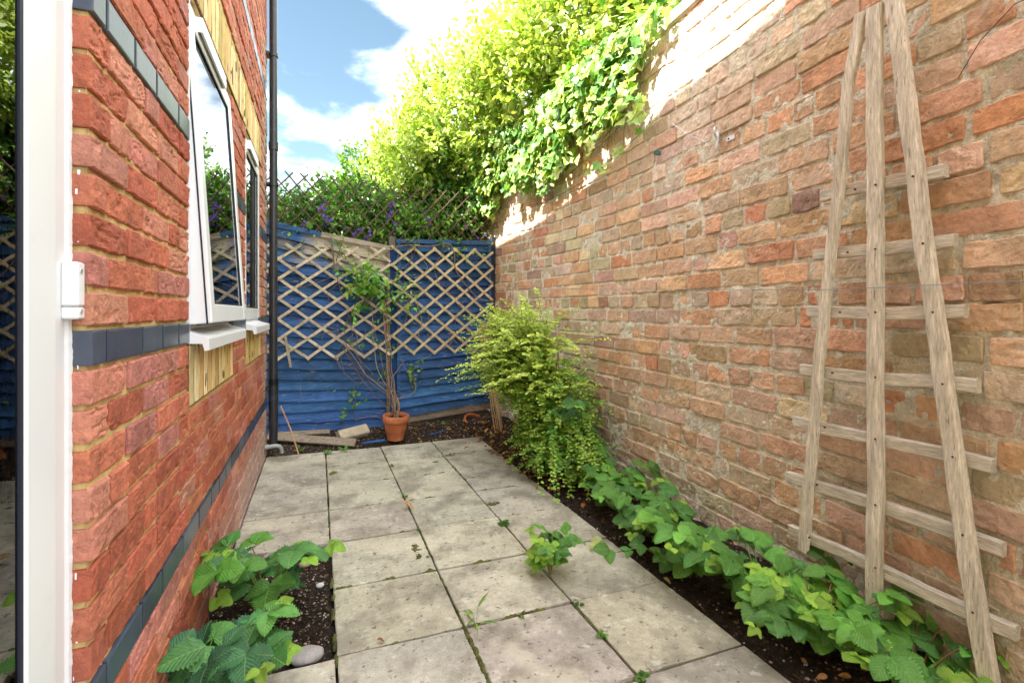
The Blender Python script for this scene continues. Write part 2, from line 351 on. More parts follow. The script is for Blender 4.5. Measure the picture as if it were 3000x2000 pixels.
# right-hand garden wall: an old bowed wall
def a_wall(t): return 1.96 - .035*(t-3)**2
def map_r(U, V, D): return st(a_wall(U) + .012*vn(st(U, V, U*0), .9, 3) - D, U, V)
g = np.random.default_rng(11)
R, dep = [], []; P_ = .0965
rows = int(2.93/P_)+1
for i in range(-1, rows):
    z = 2.935 - (rows-i)*P_ + P_*.0
    hdr = (i % 4 == 1); u = -.6 + g.uniform(0, .2)
    while u < 7.2:
        ln = (g.normal(.127, .009) if hdr else (g.normal(.255, .013) if g.random() > .07 else g.normal(.13, .012)))
        j = g.uniform(.011, .023); zw = z + .010*float(vn(np.array([u*.8, i*.37, 0]), 1, 5)) + g.normal(0, .0015)
        R.append((u, u+ln, zw + g.uniform(.006, .010), zw + P_ - g.uniform(.006, .011)))
        dep.append(g.normal(0, .0025) - (g.uniform(.003, .008) if g.random() < .05 else 0)); u += ln + j
R = np.array(R); nb = len(R)
pal = [(.74, .43, .26), (.72, .49, .31), (.74, .49, .36), (.62, .40, .24), (.58, .46, .30), (.70, .34, .20), (.72, .56, .40), (.46, .29, .24), (.80, .66, .42)]
cols = pick(g, nb, pal, [18, 18, 16, 12, 11, 6, 11, .8, 3], .10)
# low courses turn greyer towards the foot
low = (R[:, 2] < .75)[:, None]*.5*np.clip(1-R[:, 2:3]/.75, 0, 1)
cols = cols*(1-low) + np.array((.58, .48, .37))*low
lit_ = np.clip(1-abs(R[:, 0]-2.25)/.95, 0, 1)*np.clip(1-abs(R[:, 2]-2.42)/.5, 0, 1); lit_ = np.clip(lit_*1.5*(.75+.6*vn(st(R[:, 0], R[:, 2], R[:, 0]*0), 2.5, 12)), 0, .75)[:, None]   # brick colour paled here to widen the sunlit band
cols = cols*(1-lit_) + np.array((.84, .74, .62))*lit_
mb = MB()
near = R[:, 0] < 2.3
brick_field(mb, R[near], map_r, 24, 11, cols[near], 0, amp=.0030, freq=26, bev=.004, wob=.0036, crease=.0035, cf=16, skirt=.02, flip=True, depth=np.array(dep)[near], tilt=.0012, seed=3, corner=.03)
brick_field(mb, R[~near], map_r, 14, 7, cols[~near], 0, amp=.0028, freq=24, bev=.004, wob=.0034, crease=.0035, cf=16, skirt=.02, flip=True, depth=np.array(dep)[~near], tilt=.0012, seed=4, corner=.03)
u = np.arange(-.6, 7.2, .0125); v = np.arange(-.1, 2.93, .0125); U, V = np.meshgrid(u, v)
Dm = -.0062 + .0048*fbm(st(U, V, U*0), 26, 21, 3) - .010*np.clip(vn(st(U, V, U*0), 7, 31)-.35, 0, 1)
Dm = Dm + .010*np.clip(1 - V/.22, 0, 1)*(vn(st(U, V, U*0), 6, 8)*.5+.7)      # smeared mortar at the foot
mb.grid(map_r(U, V, Dm), 1, flip=True)
# rough cement top
u = np.linspace(-.6, 7.2, 500); Pc = []
for dx, z in ((-.002, 2.86), (-.016, 2.875), (-.020, 2.93), (.0, 2.955), (.06, 2.972), (.18, 2.97), (.26, 2.94), (.26, -.1)):
    x = a_wall(u) + dx; q = st(x, u, np.full_like(u, z)); q[:, 2] += .006*vn(q, 5, 2)*(z > 0); q[:, 0] += .004*vn(q, 12, 4); Pc.append(q)
mb.grid(np.array(Pc), 2, flip=True)
M['render'] = material('cement_render', (.52, .46, .35), rough=.95, var=((8, .8, 1.15), (50, .85, 1.1)), tints=[(5, .56, .7, (.28, .24, .16), .5)], bump=[(50, .5, .006)])
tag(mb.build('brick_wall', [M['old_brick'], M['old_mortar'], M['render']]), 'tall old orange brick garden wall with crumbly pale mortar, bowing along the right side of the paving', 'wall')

# ---------------- the house on the left ----------------
XH = -.4036; CP = .0753; ZB = .4225 - CP/2                        # course pitch and the foot of the lowest blue band
house = thing('brick_house', 'red rough-faced brick house side with blue-grey bands and yellow brick panels, left of the paving', 'house', loc=(XH, 3, 0))
def part(mb, name, mats, parent=house, smooth=False):
    o = mb.build(name, mats, None, smooth); o.parent = parent; o.matrix_parent_inverse = mpi(parent); return o
def mpi(p):
    from mathutils import Matrix
    x = Vector((0, 0, 0)); q = p
    while q is not None:
        x += q.location; q = q.parent
    return Matrix.Translation(-x)
W1 = (1.955, 2.875, .846, 2.275); W2 = (3.35, 4.20, .846, 2.275); DR = (.15, 1.182, -.2, 2.2)
HEAD = (1.955, 4.20, 2.275, 2.52)
T1 = 4.682
def map_l(U, V, D): return st(XH + D, U, V)
g = np.random.default_rng(5)
Rr, Rb, Rt, skr = [], [], [], []
bands = {0, 9, 18, 34, 50}
for k in range(-6, 40):
    z0 = ZB + k*CP; z1 = z0 + CP; band = k in bands
    segs = [(DR[1] if z0 < DR[3] else -.6, T1)]
    for w in (W1, W2, HEAD):
        n_ = []
        for s0, s1 in segs:
            if z1 > w[2]+.02 and z0 < w[3]-.02 and s0 < w[1] and s1 > w[0]:
                if w[0] > s0: n_.append((s0, w[0]))
                if w[1] < s1: n_.append((w[1], s1))
            else: n_.append((s0, s1))
        segs = n_
    for s0, s1 in segs:
        full = .225
        u = s0
        first = (.10 if (k % 2) else .205) if abs(s0-DR[1]) < .01 else ((.1025 if k % 2 else .215))
        if band: first = .075 if abs(s0-DR[1]) < .01 else .12
        while u < s1 - .01:
            ln = first if u == s0 else full - (0 if g.random() > .25 else full*(.25 if band else .5))
            e = min(u + ln - .0105, s1)
            if s1 - e < .03: e = s1
            if band: Rb.append((u, e, z0+.004, z1-.004))
            else: Rr.append((u, e, z0+.0056, z1-.0056)); skr.append(.075 if (u == s0 and (abs(s0-DR[1]) < .01)) or e == s1 else .03)
            u = e + .0105
Rr = np.array(Rr); Rb = np.array(Rb); skr = np.array(skr)
pal = [(.44, .125, .068), (.47, .15, .085), (.38, .10, .056), (.50, .20, .13), (.45, .17, .13)]
cols = pick(g, len(Rr), pal, [5, 5, 3, 3, 3], .07)
# weathered paler bricks low down and at the far end
fz = np.clip((.42-Rr[:, 2])/.4, 0, 1)*np.clip((Rr[:, 0]-2.0)/1.5, 0, 1) + .8*np.clip((Rr[:, 0]-4.15)/.3, 0, 1)
fz = np.clip(fz, 0, .8)[:, None]; cols = cols*(1-fz) + np.array((.50, .38, .32))*fz
mb = MB()
nr = Rr[:, 0] < 2.4
brick_field(mb, Rr[nr], map_l, 38, 15, cols[nr], 0, amp=.0018, freq=20, crease=.0050, cf=26, bev=.003, wob=.0020, skirt=skr[nr], depth=g.normal(.0, .0015, nr.sum()), seed=13, corner=.025)
brick_field(mb, Rr[~nr], map_l, 16, 8, cols[~nr], 0, amp=.0024, freq=20, crease=.0045, cf=24, bev=.003, wob=.0018, skirt=skr[~nr], depth=g.normal(.0, .0015, (~nr).sum()), seed=14, corner=.025)
cb = pick(g, len(Rb), [(.055, .066, .10), (.072, .085, .125), (.045, .053, .08)], [3, 2, 2], .1)
brick_field(mb, Rb, map_l, 12, 6, cb, 2, amp=.0004, freq=10, bev=.0015, wob=.0005, skirt=.03, depth=np.full(len(Rb), .002), seed=15)
# mortar sheets between the openings
def sheet(u0, u1, v0, v1, m=1, x=XH-.0085, st_=.02):
    nu = max(2, int((u1-u0)/st_)); nv = max(2, int((v1-v0)/st_)); U, V = np.meshgrid(np.linspace(u0, u1, nu), np.linspace(v0, v1, nv))
    mb.grid(st(x + .0022*fbm(st(U, V, U*0), 40, 4, 2), U, V), m)
ZT = ZB + 40*CP
for (a0, a1, b0, b1) in ((DR[1], T1, -.2, .846), (DR[1], W1[0], .846, 2.275), (W1[1], W2[0], .846, 2.275), (W2[1], T1, .846, 2.275),
                         (-.6, W1[0], 2.2751, ZT), (HEAD[1], T1, 2.275, ZT), (HEAD[0], HEAD[1], 2.52, ZT), (-.6, DR[1], 2.2, 2.275)):
    sheet(a0+.002, a1-.002 if a1 != T1 else a1-.008, b0, b1)
# side of the masonry at the far corner and at the door jamb, upper storey, roof
mb.box((-5.0, T1-.03, -.2), (XH-.010, T1-.008, 4.13), 1)
mb.box((XH-.11, DR[1]+.008, -.2), (XH-.010, DR[1]+.02, DR[3]), 1)
Ru = []
for k in range(40, 50):
    u = -.6 - (.11 if k % 2 else 0)
    while u < T1-.02:
        Ru.append((max(u, -.6), min(u+.2155, T1), ZB+k*CP+.005, ZB+k*CP+CP-.005)); u += .225
Ru = np.array([r for r in Ru if r[1]-r[0] > .03])
brick_field(mb, Ru, map_l, 7, 6, pick(g, len(Ru), pal, [5, 5, 3, 3, 3], .08), 0, amp=.002, skirt=.03, seed=16)
mb.box((XH-.03, -.6, ZT), (XH-.010, T1-.03, ZB+50*CP), 1)
mb.box((XH-.035, -6, -.2), (XH-.010, -.601, ZB+50*CP), 1)
mb.box((XH-.035, -.6, 2.2), (XH-.0151, DR[0], 2.9), 1); mb.box((XH-.035, -.6, -.2), (XH-.010, DR[0]-.002, 2.2), 1)
mb.box((-3.4, T1-.008, -.2), (-1.25, 5.13, 5.4), 1)              # added unseen block, set back, to keep the sun off the fence
part(mb, 'wall', [M['red_brick'], M['yellow_mortar'], M['blue_brick']])
# yellow upright bricks: panels below each window and one band over both
M['dark_mortar'] = material('dark_mortar', (.16, .10, .045), rough=.95, var=(40, .6, 1.3))
def soldiers(u0, u1, v0, v1, seed, nm):
    mb = MB(); g = np.random.default_rng(seed); n = int((u1-u0)/.0752); wv = (u1-u0)/n
    Rs = [(u0+i*wv+.0042, u0+(i+1)*wv-.0042, v0+.003, v1-.003) for i in range(n)]
    cc = pick(g, n, [(.66, .46, .18), (.74, .56, .27), (.54, .36, .13), (.78, .64, .38)], [4, 4, 2, 2], .10)
    brick_field(mb, Rs, map_l, 9, 16, cc, 0, amp=.0018, bev=.004, wob=.0012, skirt=.03, seed=seed)
    mb.box((XH-.05, u0, v0), (XH-.0014, u1, v1), 1)
    part(mb, 'yellow_brick_panel', [M['buff_brick'], M['dark_mortar']])
soldiers(W1[0], W1[1], .849, 1.062, 1, 'p'); soldiers(W2[0], W2[1], .849, 1.062, 2, 'p'); soldiers(HEAD[0], HEAD[1], 2.278, 2.517, 3, 'p')
mb = MB()
ev = [(-6, 5.02), (2.0, 4.99), (T1+.05, 4.25)]                    # unseen eaves line, shaped to fit the shadow edge on the garden wall
V = []
for y, z in ev: V += [(XH+.12, y, z-.06), (-2.8, y, z+1.5), (XH+.12, y, z), (-2.8, y, z+1.6)]
F = []
for i in (0, 1):
    o = i*4; F += [[o, o+1, o+5, o+4], [o+2, o+6, o+7, o+3], [o, o+4, o+6, o+2], [o+1, o+3, o+7, o+5]]
F += [[0, 2, 3, 1], [8, 9, 11, 10]]
mb.add(V, F, 0)
mb.box((-3.5, T1+.06, 5.4), (-1.20, 5.2, 5.5), 0)  # cap on the added block that shades the fence
M['tile'] = material('roof_tile', (.16, .09, .07), rough=.85, var=(6, .7, 1.2), bump=[(14, .8, .02)])
part(mb, 'roof', M['tile'])
mb = MB(); zt = ZB+50*CP
V = [(x, y, z) for x in (XH-.04, XH-.02) for y, z in ((-6, zt), (T1-.03, zt), (T1-.03, 4.20), (2.0, 4.96), (-6, 4.99))]
mb.add(V, [[0, 1, 2, 3, 4][::-1], [5, 6, 7, 8, 9]], 0); part(mb, 'gable_board', M['upvc'])  # unseen infill, cut to the same shadow-fitted eaves

def window(w, ajar):
    u0, u1, v0, v1 = w[0], w[1], 1.075, w[3]
    e = bpy.data.objects.new('window', None); COL.objects.link(e); e.parent = house; e.location = (0, (u0+u1)/2-3, v0)
    if ajar: e['label'] = 'nearer window, its white sash tilted open at the bottom'
    else: e['label'] = 'farther window, shut'
    xf = XH-.020                                                  # outer face of the frame
    mb = MB(); fw = .055
    for lo, hi in (((xf-.06, u0+.003, v0+.02), (xf, u0+fw, v1-.004)), ((xf-.06, u1-fw, v0+.02), (xf, u1-.003, v1-.004)),
                   ((xf-.06, u0+fw, v1-fw), (xf-.001, u1-fw, v1-.004)), ((xf-.06, u0+fw, v0+.02), (xf-.001, u1-fw, v0+.02+fw))):
        mb.box(lo, hi, 0, b=.003)
    mb.box((xf-.068, u0+.006, v0+.022), (xf-.0605, u1-.006, v0+.09), 0)
    part(mb, 'frame', [M['upvc']], e)
    # sash: hinged at the top, leaning out at the bottom when open
    zt, zb_ = v1-.045, v0+.055; out_ = .071 if ajar else 0
    ang = math.atan2(out_, zt-zb_) if ajar else 0
    def tf(P):      # local (depth, u, down) -> world
        P = np.asarray(P, float).copy(); d = zt - P[:, 2]; x = P[:, 0]
        return np.stack([xf + .012 + x*math.cos(ang) + d*math.sin(ang), P[:, 1], zt - d*math.cos(ang) + x*math.sin(ang)], -1)
    def tbox(mb, lo, hi, m=0, b=0):
        k = MB(); k.box(lo, hi, m, b=b)
        for (F, mm), V in zip(k.F, k.V): pass
        mb_V = tf(np.concatenate(k.V)); base = 0
        first = True
        for F, mm in k.F:
            if first: mb.add(mb_V, F, mm); off = mb.n - len(mb_V); first = False
            else: mb.F.append((F + off, mm))
    sa, sb, sw = u0+.03, u1-.03, .068
    mb = MB()
    tbox(mb, (-.072, sa, zb_), (0, sa+sw, zt), 0, .004); tbox(mb, (-.045, sb-sw, zb_), (0, sb, zt), 0, .004)
    tbox(mb, (-.045, sa+sw, zb_), (-.001, sb-sw, zb_+sw), 0, .004); tbox(mb, (-.045, sa+sw, zt-sw), (-.001, sb-sw, zt), 0, .004)
    # bevelled bead round the glass and the dark gasket
    for lo, hi in (((-.0085, sa+sw, zb_+sw), (-.004, sa+sw+.006, zt-sw)), ((-.0085, sb-sw-.006, zb_+sw), (-.004, sb-sw, zt-sw)),
                   ((-.0085, sa+sw+.006, zb_+sw), (-.004, sb-sw-.006, zb_+sw+.006)), ((-.0085, sa+sw+.006, zt-sw-.006), (-.004, sb-sw-.006, zt-sw))):
        tbox(mb, lo, hi, 1)
    for lo, hi in (((-.018, sa-.0016, zb_-.001), (-.0125, sa+.002, zt)), ((-.052, sb-.012, zb_-.003), (-.0452, sb+.004, zt)), ((-.052, sa+.013, zb_-.004), (-.0452, sb-.013, zb_+.012))):
        tbox(mb, lo, hi, 1)
    part(mb, 'sash', [M['upvc'], M['gasket']], e)
    mb = MB(); tbox(mb, (-.015, sa+sw+.0005, zb_+sw+.0005), (-.009, sb-sw-.0005, zt-sw-.0005))
    part(mb, 'pane', [M['glass']], e)
    if ajar:
        for u_ in (u0+.058, u1-.058):
            mb = MB(); mb.bar((xf-.02, u_, v0+.12), (xf+.05, u_, v0+.30), .014, .003, (0, 1, 0)); part(mb, 'window_stay', [M['steel']], e)
    # sill
    mb = MB(); xs = XH+.058
    prof = [(xf-.02, v0+.045), (XH+.004, v0+.026), (xs-.004, v0+.012), (xs, v0+.004), (xs, v0-.034), (xs-.014, v0-.036), (xs-.020, v0-.012), (xf-.02, v0-.010)]
    for ue in (0,):
        ua, ub = u0+.001, u1+.006
        if not ajar: ub = u1+.012
        V = [(x, ua, z) for x, z in prof] + [(x, ub, z) for x, z in prof]; k = len(prof)
        mb.add(V, [[i, (i+1) % k, k+(i+1) % k, k+i] for i in range(k)], 0)
        mb.add(V, [list(range(k))[::-1]], 0); mb.add(V, [list(range(k, 2*k))], 0)
    part(mb, 'sill', [M['upvc']], e)
    mb = MB(); c0, c1 = u0+.16, u1-.26
    mb.box((xf, c0, v1-.052), (xf+.030, c1, v1-.030), 0, b=.003); mb.box((xf+.022, c0, v1-.085), (xf+.030, c1, v1-.053), 0)
    mb.box((xf, c0, v1-.085), (xf+.0215, c0+.006, v1-.053), 0); mb.box((xf, c1-.006, v1-.085), (xf+.0215, c1, v1-.053), 0)
    part(mb, 'trickle_vent', [M['upvc']], e)
    # reveals (cut brick + white sealant), curtain, dark room
    mb = MB(); mb.box((XH-.10, u0-.012, v0-.01), (XH-.0105, u0-.0005, v1), 0); mb.box((XH-.10, u1+.0005, v0-.01), (XH-.0105, u1+.012, v1), 0)
    mb.box((XH-.03, u0-.001, v0), (XH+.001, u0+.006, v1-.003), 1)
    mb.box((XH-.10, u0, v1-.003), (XH-.009, u1, v1+.002), 0)
    part(mb, 'reveal', [M['yellow_mortar'], M['upvc']], e)
    mb = MB(); R0, R1 = xf-.062, -1.6
    for lo, hi in (((R1, u0-.3, v0-.6), (R0, u0-.29, v1+.2)), ((R1, u1+.29, v0-.6), (R0, u1+.30, v1+.2)), ((R1-.01, u0-.3, v0-.6), (R1, u1+.3, v1+.2)),
                   ((R1, u0-.29, v0-.6), (R0, u1+.29, v0-.59)), ((R1, u0-.29, v1+.19), (R0, u1+.29, v1+.2))): mb.box(lo, hi, 0)
    mb.box((R0-.004, u0-.3, v0-.6), (R0-.001, u0+.01, v1+.2), 0); mb.box((R0-.004, u1-.01, v0-.6), (R0-.001, u1+.3, v1+.2), 0)
    part(mb, 'room', [M['dark_room']], e)
    mb = MB()
    for a, b in (((u0-.02, u0+.16), (u1-.30, u1-.03)) if ajar else ((u0+.03, u0+.26), (u1-.22, u1-.03))):
        uu = np.linspace(a, b, 60); vv = np.linspace(v0-.1, v1, 6); U, V = np.meshgrid(uu, vv)
        mb.grid(st(xf-.16 + .014*np.sin(U*115 + V) + .006*np.sin(U*41), U, V), 0)
    part(mb, 'curtain', [M['curtain']], e, True)
window(W1, True); window(W2, False)

# glazed door in the near end of the house wall
dr = bpy.data.objects.new('door', None); COL.objects.link(dr); dr.parent = house; dr.location = (0, DR[1]-3, 0)
mb = MB(); xd = XH-.036; tj = DR[1]
mb.box((xd-.06, tj-.062, -.2), (xd, tj-.002, 2.196), 0, b=.004); mb.box((xd-.06, DR[0], -.2), (xd, DR[0]+.06, 2.196), 0, b=.004); mb.box((xd-.06, DR[0]+.06, 2.13), (xd-.001, tj-.062, 2.196), 0)
# ragged sealant line against the brick
zz = np.linspace(-.2, 2.19, 420); yy = tj - .005 + .0010*vn(st(zz, zz*0, zz*0), 9, 2) + .0010*vn(st(zz, zz*0, zz*0), 110, 4)
mb.grid(np.array([st(zz*0+xd-.003, zz*0+tj-.02, zz), st(zz*0+xd+.004, yy-.004, zz), st(zz*0+xd+.006 + .0008*vn(st(zz, zz*0, zz*0+4), 25, 4) + .0008*vn(st(zz, zz*0, zz*0+4), 170, 4), yy+.005, zz), st(zz*0+xd-.012, yy+.009, zz)]), 0, flip=True)
for k in range(20):
    z = rnd.uniform(.2, 2.1); y = tj+.0035; s = rnd.uniform(.002, .006)
    x = rnd.uniform(xd+.003, xd+.016)
    mb.box((x, y-.0035, z), (x+s*.6, y, z+s*rnd.uniform(1, 3)), 0)
part(mb, 'door_frame', [M['upvc']], dr)
mb = MB(); l0, l1 = DR[0]+.064, tj-.066; xl = xd+.010; sw = .104
mb.box((xl-.06, l1-sw, -.15), (xl, l1, 2.125), 0, b=.007); mb.box((xl-.06, l0, -.15), (xl, l0+sw, 2.125), 0, b=.007)
mb.box((xl-.06, l0+sw, -.15), (xl-.001, l1-sw, .12), 0); mb.box((xl-.06, l0+sw, 2.02), (xl-.001, l1-sw, 2.125), 0)
mb.box((xl-.03, l1-sw-.010, .12), (xl-.003, l1-sw, 2.02), 1); mb.box((xl-.03, l0+sw, .12), (xl-.003, l0+sw+.010, 2.02), 1)
mb.box((xl-.05, l1+.0005, -.15), (xl-.004, l1+.0035, 2.125), 1)
part(mb, 'door_leaf', [M['upvc'], M['gasket']], dr)
mb = MB(); mb.box((xl-.012, l0+sw+.010, .12), (xl-.006, l1-sw-.010, 2.02)); part(mb, 'glass', [M['glass']], dr)
mb = MB(); mb.box((-1.3, DR[0]-.2, -.2), (-1.29, DR[1]+.3, 2.4)); mb.box((-1.29, DR[0]-.2, -.2), (xd-.07, DR[0]-.19, 2.4)); mb.box((-1.29, DR[1]+.29, -.2), (xd-.07, DR[1]+.3, 2.4))
mb.box((-1.29, DR[0]-.19, 2.39), (xd-.07, DR[1]+.29, 2.4)); mb.box((-1.29, DR[0]-.19, -.2), (xd-.07, DR[1]+.29, -.19)); part(mb, 'room', [M['dark_room']], dr)
mb = MB(); zh = 1.190
mb.box((xd-.001, tj-.030, zh-.01), (xl+.016, tj-.001, zh+.072), 0, b=.003); mb.box((xd-.001, tj-.030, zh-.034), (xl+.016, tj-.001, zh-.0115), 0, b=.003)
for z in (zh+.056, zh-.020): mb.tube([(xl+.0155, tj-.018, z), (xl+.0175, tj-.018, z)], .0045, 10, 1)
part(mb, 'hinge', [M['upvc'], M['steel']], dr)
# drainpipe
mb = MB(); px, py = -.349, 4.60
mb.tube([(px, py, 4.15), (px, py, 1.52)], .031, 20, 0); mb.tube([(px, py, 1.55), (px, py, .12), (px, py, .06)], .0325, 20, 0)
for z in (1.50, .60, 2.55): mb.tube([(px, py, z-.035), (px, py, z+.03)], .037, 20, 0)
mb.tube([(px, py, .62), (px, py, .20)], .037, 20, 0)
part(mb, 'drainpipe', [M['black_pvc']], house, True)
for z in (1.05+1.18, .545, 3.3):
    mb = MB(); mb.tube([(px, py, z-.012), (px, py, z+.012)], .039, 20, 0); mb.box((XH-.004, py-.05, z-.010), (px-.03, py+.05, z+.010), 0)
    part(mb, 'pipe_bracket', [M['black_pvc']], house)
mb = MB(); mb.tube([(XH-.03, 4.52, .075), (XH+.03, 4.52, .078), (XH+.075, 4.53, .080), (XH+.105, 4.54, .070), (XH+.118, 4.545, .045), (XH+.12, 4.547, .012)], .016, 14, 0)
mb.tube([(XH+.002, 4.52, .077), (XH+.022, 4.52, .078)], .021, 14, 0)
part(mb, 'waste_pipe', [M['grey_pvc']], house, True)

# ---------------- ground ----------------
mb = MB(); mb.add([(-400, -400, -.16), (400, -400, -.16), (400, 400, -.16), (-400, 400, -.16)], [[0, 1, 2, 3]])
M['ground'] = material('ground', (.10, .12, .05), rough=1, var=(.5, .7, 1.3))
tag(mb.build('ground', [M['ground']]), kind='structure')
def gauss(x, y, cx, cy, r): return np.exp(-((x-cx)**2+(y-cy)**2)/r**2)
def soil_z(X, Y):
    z = -.022 + .010*fbm(st(X, Y, X*0), 6, 2, 4) + .006*fbm(st(X, Y, X*0), 40, 6, 2)
    z = z + .06*np.clip((X-1.42)/.45, 0, 1) + .05*np.clip((Y-4.62)/.35, 0, 1)
    ins = (X < 1.36) & (Y < 4.47); hole = (X < .052) & (Y > 1.83) & (Y < 2.69)
    return np.where(ins & ~hole, np.minimum(z, -.03), z)
xs = np.arange(-.9, 2.3, .016); ys = np.arange(-1.0, 7.6, .016); X, Y = np.meshgrid(xs, ys)
mb = MB(); mb.grid(st(X, Y, soil_z(X, Y)), 0); tag(mb.build('soil', [M['soil']], smooth=True), kind='structure')
# paving
XC = [XH+.006, .056, .506, .956, 1.402]; YR = [1.807+.45*k for k in range(-7, 7)]
g = np.random.default_rng(21); Rs, dp = [], []
for i in range(4):
    for j in range(len(YR)-1):
        if i == 0 and YR[j] > 1.8 and YR[j+1] < 2.72: continue
        gp = .0045; e1 = -.03*(i == 3 and j == len(YR)-2)
        Rs.append((XC[i]+gp+g.uniform(-.001, .001), XC[i+1]-gp, YR[j]+gp, YR[j+1]-gp)); dp.append(g.normal(0, .0022))
cs = pick(g, len(Rs), [(.46, .42, .33), (.43, .40, .325), (.50, .46, .35)], [2, 2, 2], .06)
mapg = lambda U, V, D: st(U, V, D)
mb = MB(); brick_field(mb, Rs, mapg, 30, 30, cs, 0, amp=.0008, freq=6, bev=.0028, wob=.0016, skirt=.05, depth=dp, tilt=.0014, seed=9)
mb.box((XC[0], YR[0], -.05), (.053, 1.802, -.016), 1); mb.box((XC[0], 2.712, -.05), (.053, YR[-1]-.01, -.016), 1); mb.box((.059, YR[0], -.05), (XC[4]-.006, YR[-1]-.01, -.016), 1)
tag(mb.build('paving', [M['slab'], M['moss_joint']]), kind='structure')

# ---------------- fence at the far end ----------------
YF = 5.2
def panel(x0, x1, zt0, zt1, zb0, zb1, seed, label, bare):
    e = thing('board_fence', label, 'fence panel', 'blue fence panels across the far end', loc=(0, 0, 0))
    g = np.random.default_rng(seed); mb = MB(); n = 19
    k0 = 0
    for i in range(n):
        f0, f1 = i/n, (i+1)/n
        nu = 60; u = np.linspace(0, 1, nu); x = x0+.01 + u*(x1-x0-.02)
        lo0 = zb0 + (zt0-zb0)*f0; lo1 = zb1 + (zt1-zb1)*f0; h = (zt0-zb0)/n
        tl = g.normal(0, .006)
        if bare and i == n-1: tl = -.055
        if bare and i == n-2: tl = -.03
        edge = lo0 + (lo1-lo0)*u + tl*(u-.3) + .007*vn(st(u*3, u*0+i, u*0+seed), 1.0, 2) + .004*vn(st(u*9, u*0+i, u*0+seed), 1, 3)
        kn = g.uniform(.1, .9); edge = edge - .012*np.exp(-((u-kn)/.05)**2)*(g.random() < .4)
        top = edge + h*1.35
        dep = np.array([.002, .006, .006, .0045, .003, .001]); vs = np.array([0, 0, .12, .4, .75, 1.])
        Z = edge[None]*(1-vs[:, None]) + top[None]*vs[:, None]; yy = YF - .004 - (.044*(1-vs)[:, None] + 0*u[None]) + .002*vn(st(u*6, u*0+i, u*0), 1, 9)[None]
        yy[0] += .012
        c = g.uniform(.6, 1.3)*(1 if not (i > 9) else .8)
        colr = np.array((.044, .14, .35))*c*np.array((1, g.uniform(.88, 1.1), 1))
        m = 0
        C = np.broadcast_to(colr, (6, nu, 3)).copy()
        C *= (.45 + .55*np.clip(Z/1.0, 0.55, 1))[..., None] if False else 1
        if bare and i >= n-3:
            wv = np.clip((u-.25)*3 + .6*vn(st(u*12, u*0+i, u*0), 1, 6), 0, 1)[None, :, None]*(1 if i >= n-2 else .6)
            C = C*(1-wv) + np.array((.50, .42, .31))*wv
        mb.grid(st(x[None] + 0*Z, yy, Z), m, C)
    o = mb.build('boards', [M['blue_wood']], e)
    mb = MB(); c = (.035, .11, .27)
    cw = (.38, .32, .24) if bare else c
    mb.bar((x0, YF-.058, zt0+.005), ((x0+x1)/2 if bare else x1, YF-.058, (zt0+zt1)/2+.005 if bare else zt1+.005), .042, .022, (0, -1, 0), 0, c, seg=6, wob=.0015)
    if bare: mb.bar(((x0+x1)/2, YF-.060, (zt0+zt1)/2+.005), (x1, YF-.060, zt1+.015), .046, .022, (0, -1, 0), 0, cw, seg=6, wob=.002)
    mb.build('top_rail', [M['blue_wood']], e)
    for xx, zz, zo in ((x0+.02, zt0, zb0), (x1-.02, zt1, zb1)):
        mb = MB(); mb.bar((xx, YF-.060, zo), (xx, YF-.060, zz-.018), .036, .02, (0, -1, 0), 0, c if xx < x1-.1 or not bare else (.2, .17, .13), seg=8, wob=.0015); mb.build('batten', [M['blue_wood']], e)
    return e
panel(-.62, .672, 2.02, 1.80, .03, .03, 3, 'left blue fence panel, sagging, with its top boards worn to bare grey wood', True)
pr = panel(.735, 1.745, 1.885, 1.915, .10, .20, 4, 'right blue fence panel of wavy overlapping boards, beside the brick wall', False)
mb = MB(); mb.bar((.70, YF+.0, -.1), (.703, YF+.0, 1.80), .095, .075, (0, -1, 0), 0, (.020, .065, .19), seg=10, wob=.002); mb.bar((.70, YF+.0, 1.80), (.70, YF+.0, 1.94), .075, .075, (0, -1, 0), 0, (.17, .15, .12), seg=3, wob=.002)
tag(mb.build('fence_post', [M['post']]), 'dark wooden post between the two blue fence panels', 'fence post', 'posts of the blue fence')
mb = MB(); mb.bar((1.775, YF-.02, -.1), (1.775, YF-.02, 1.99), .05, .06, (0, -1, 0), 0, (.035, .045, .07), seg=10, wob=.002)
tag(mb.build('fence_post', [M['post']]), 'narrow dark fence post standing against the old brick wall', 'fence post', 'posts of the blue fence')
mb = MB(); mb.bar((.80, YF-.02, .075), (1.75, YF-.03, .165), .07, .022, (0, -1, 0), seg=14, wob=.004)
tag(mb.build('gravel_board', [M['plank']]), 'rotten brown board under the right blue fence panel', 'board')

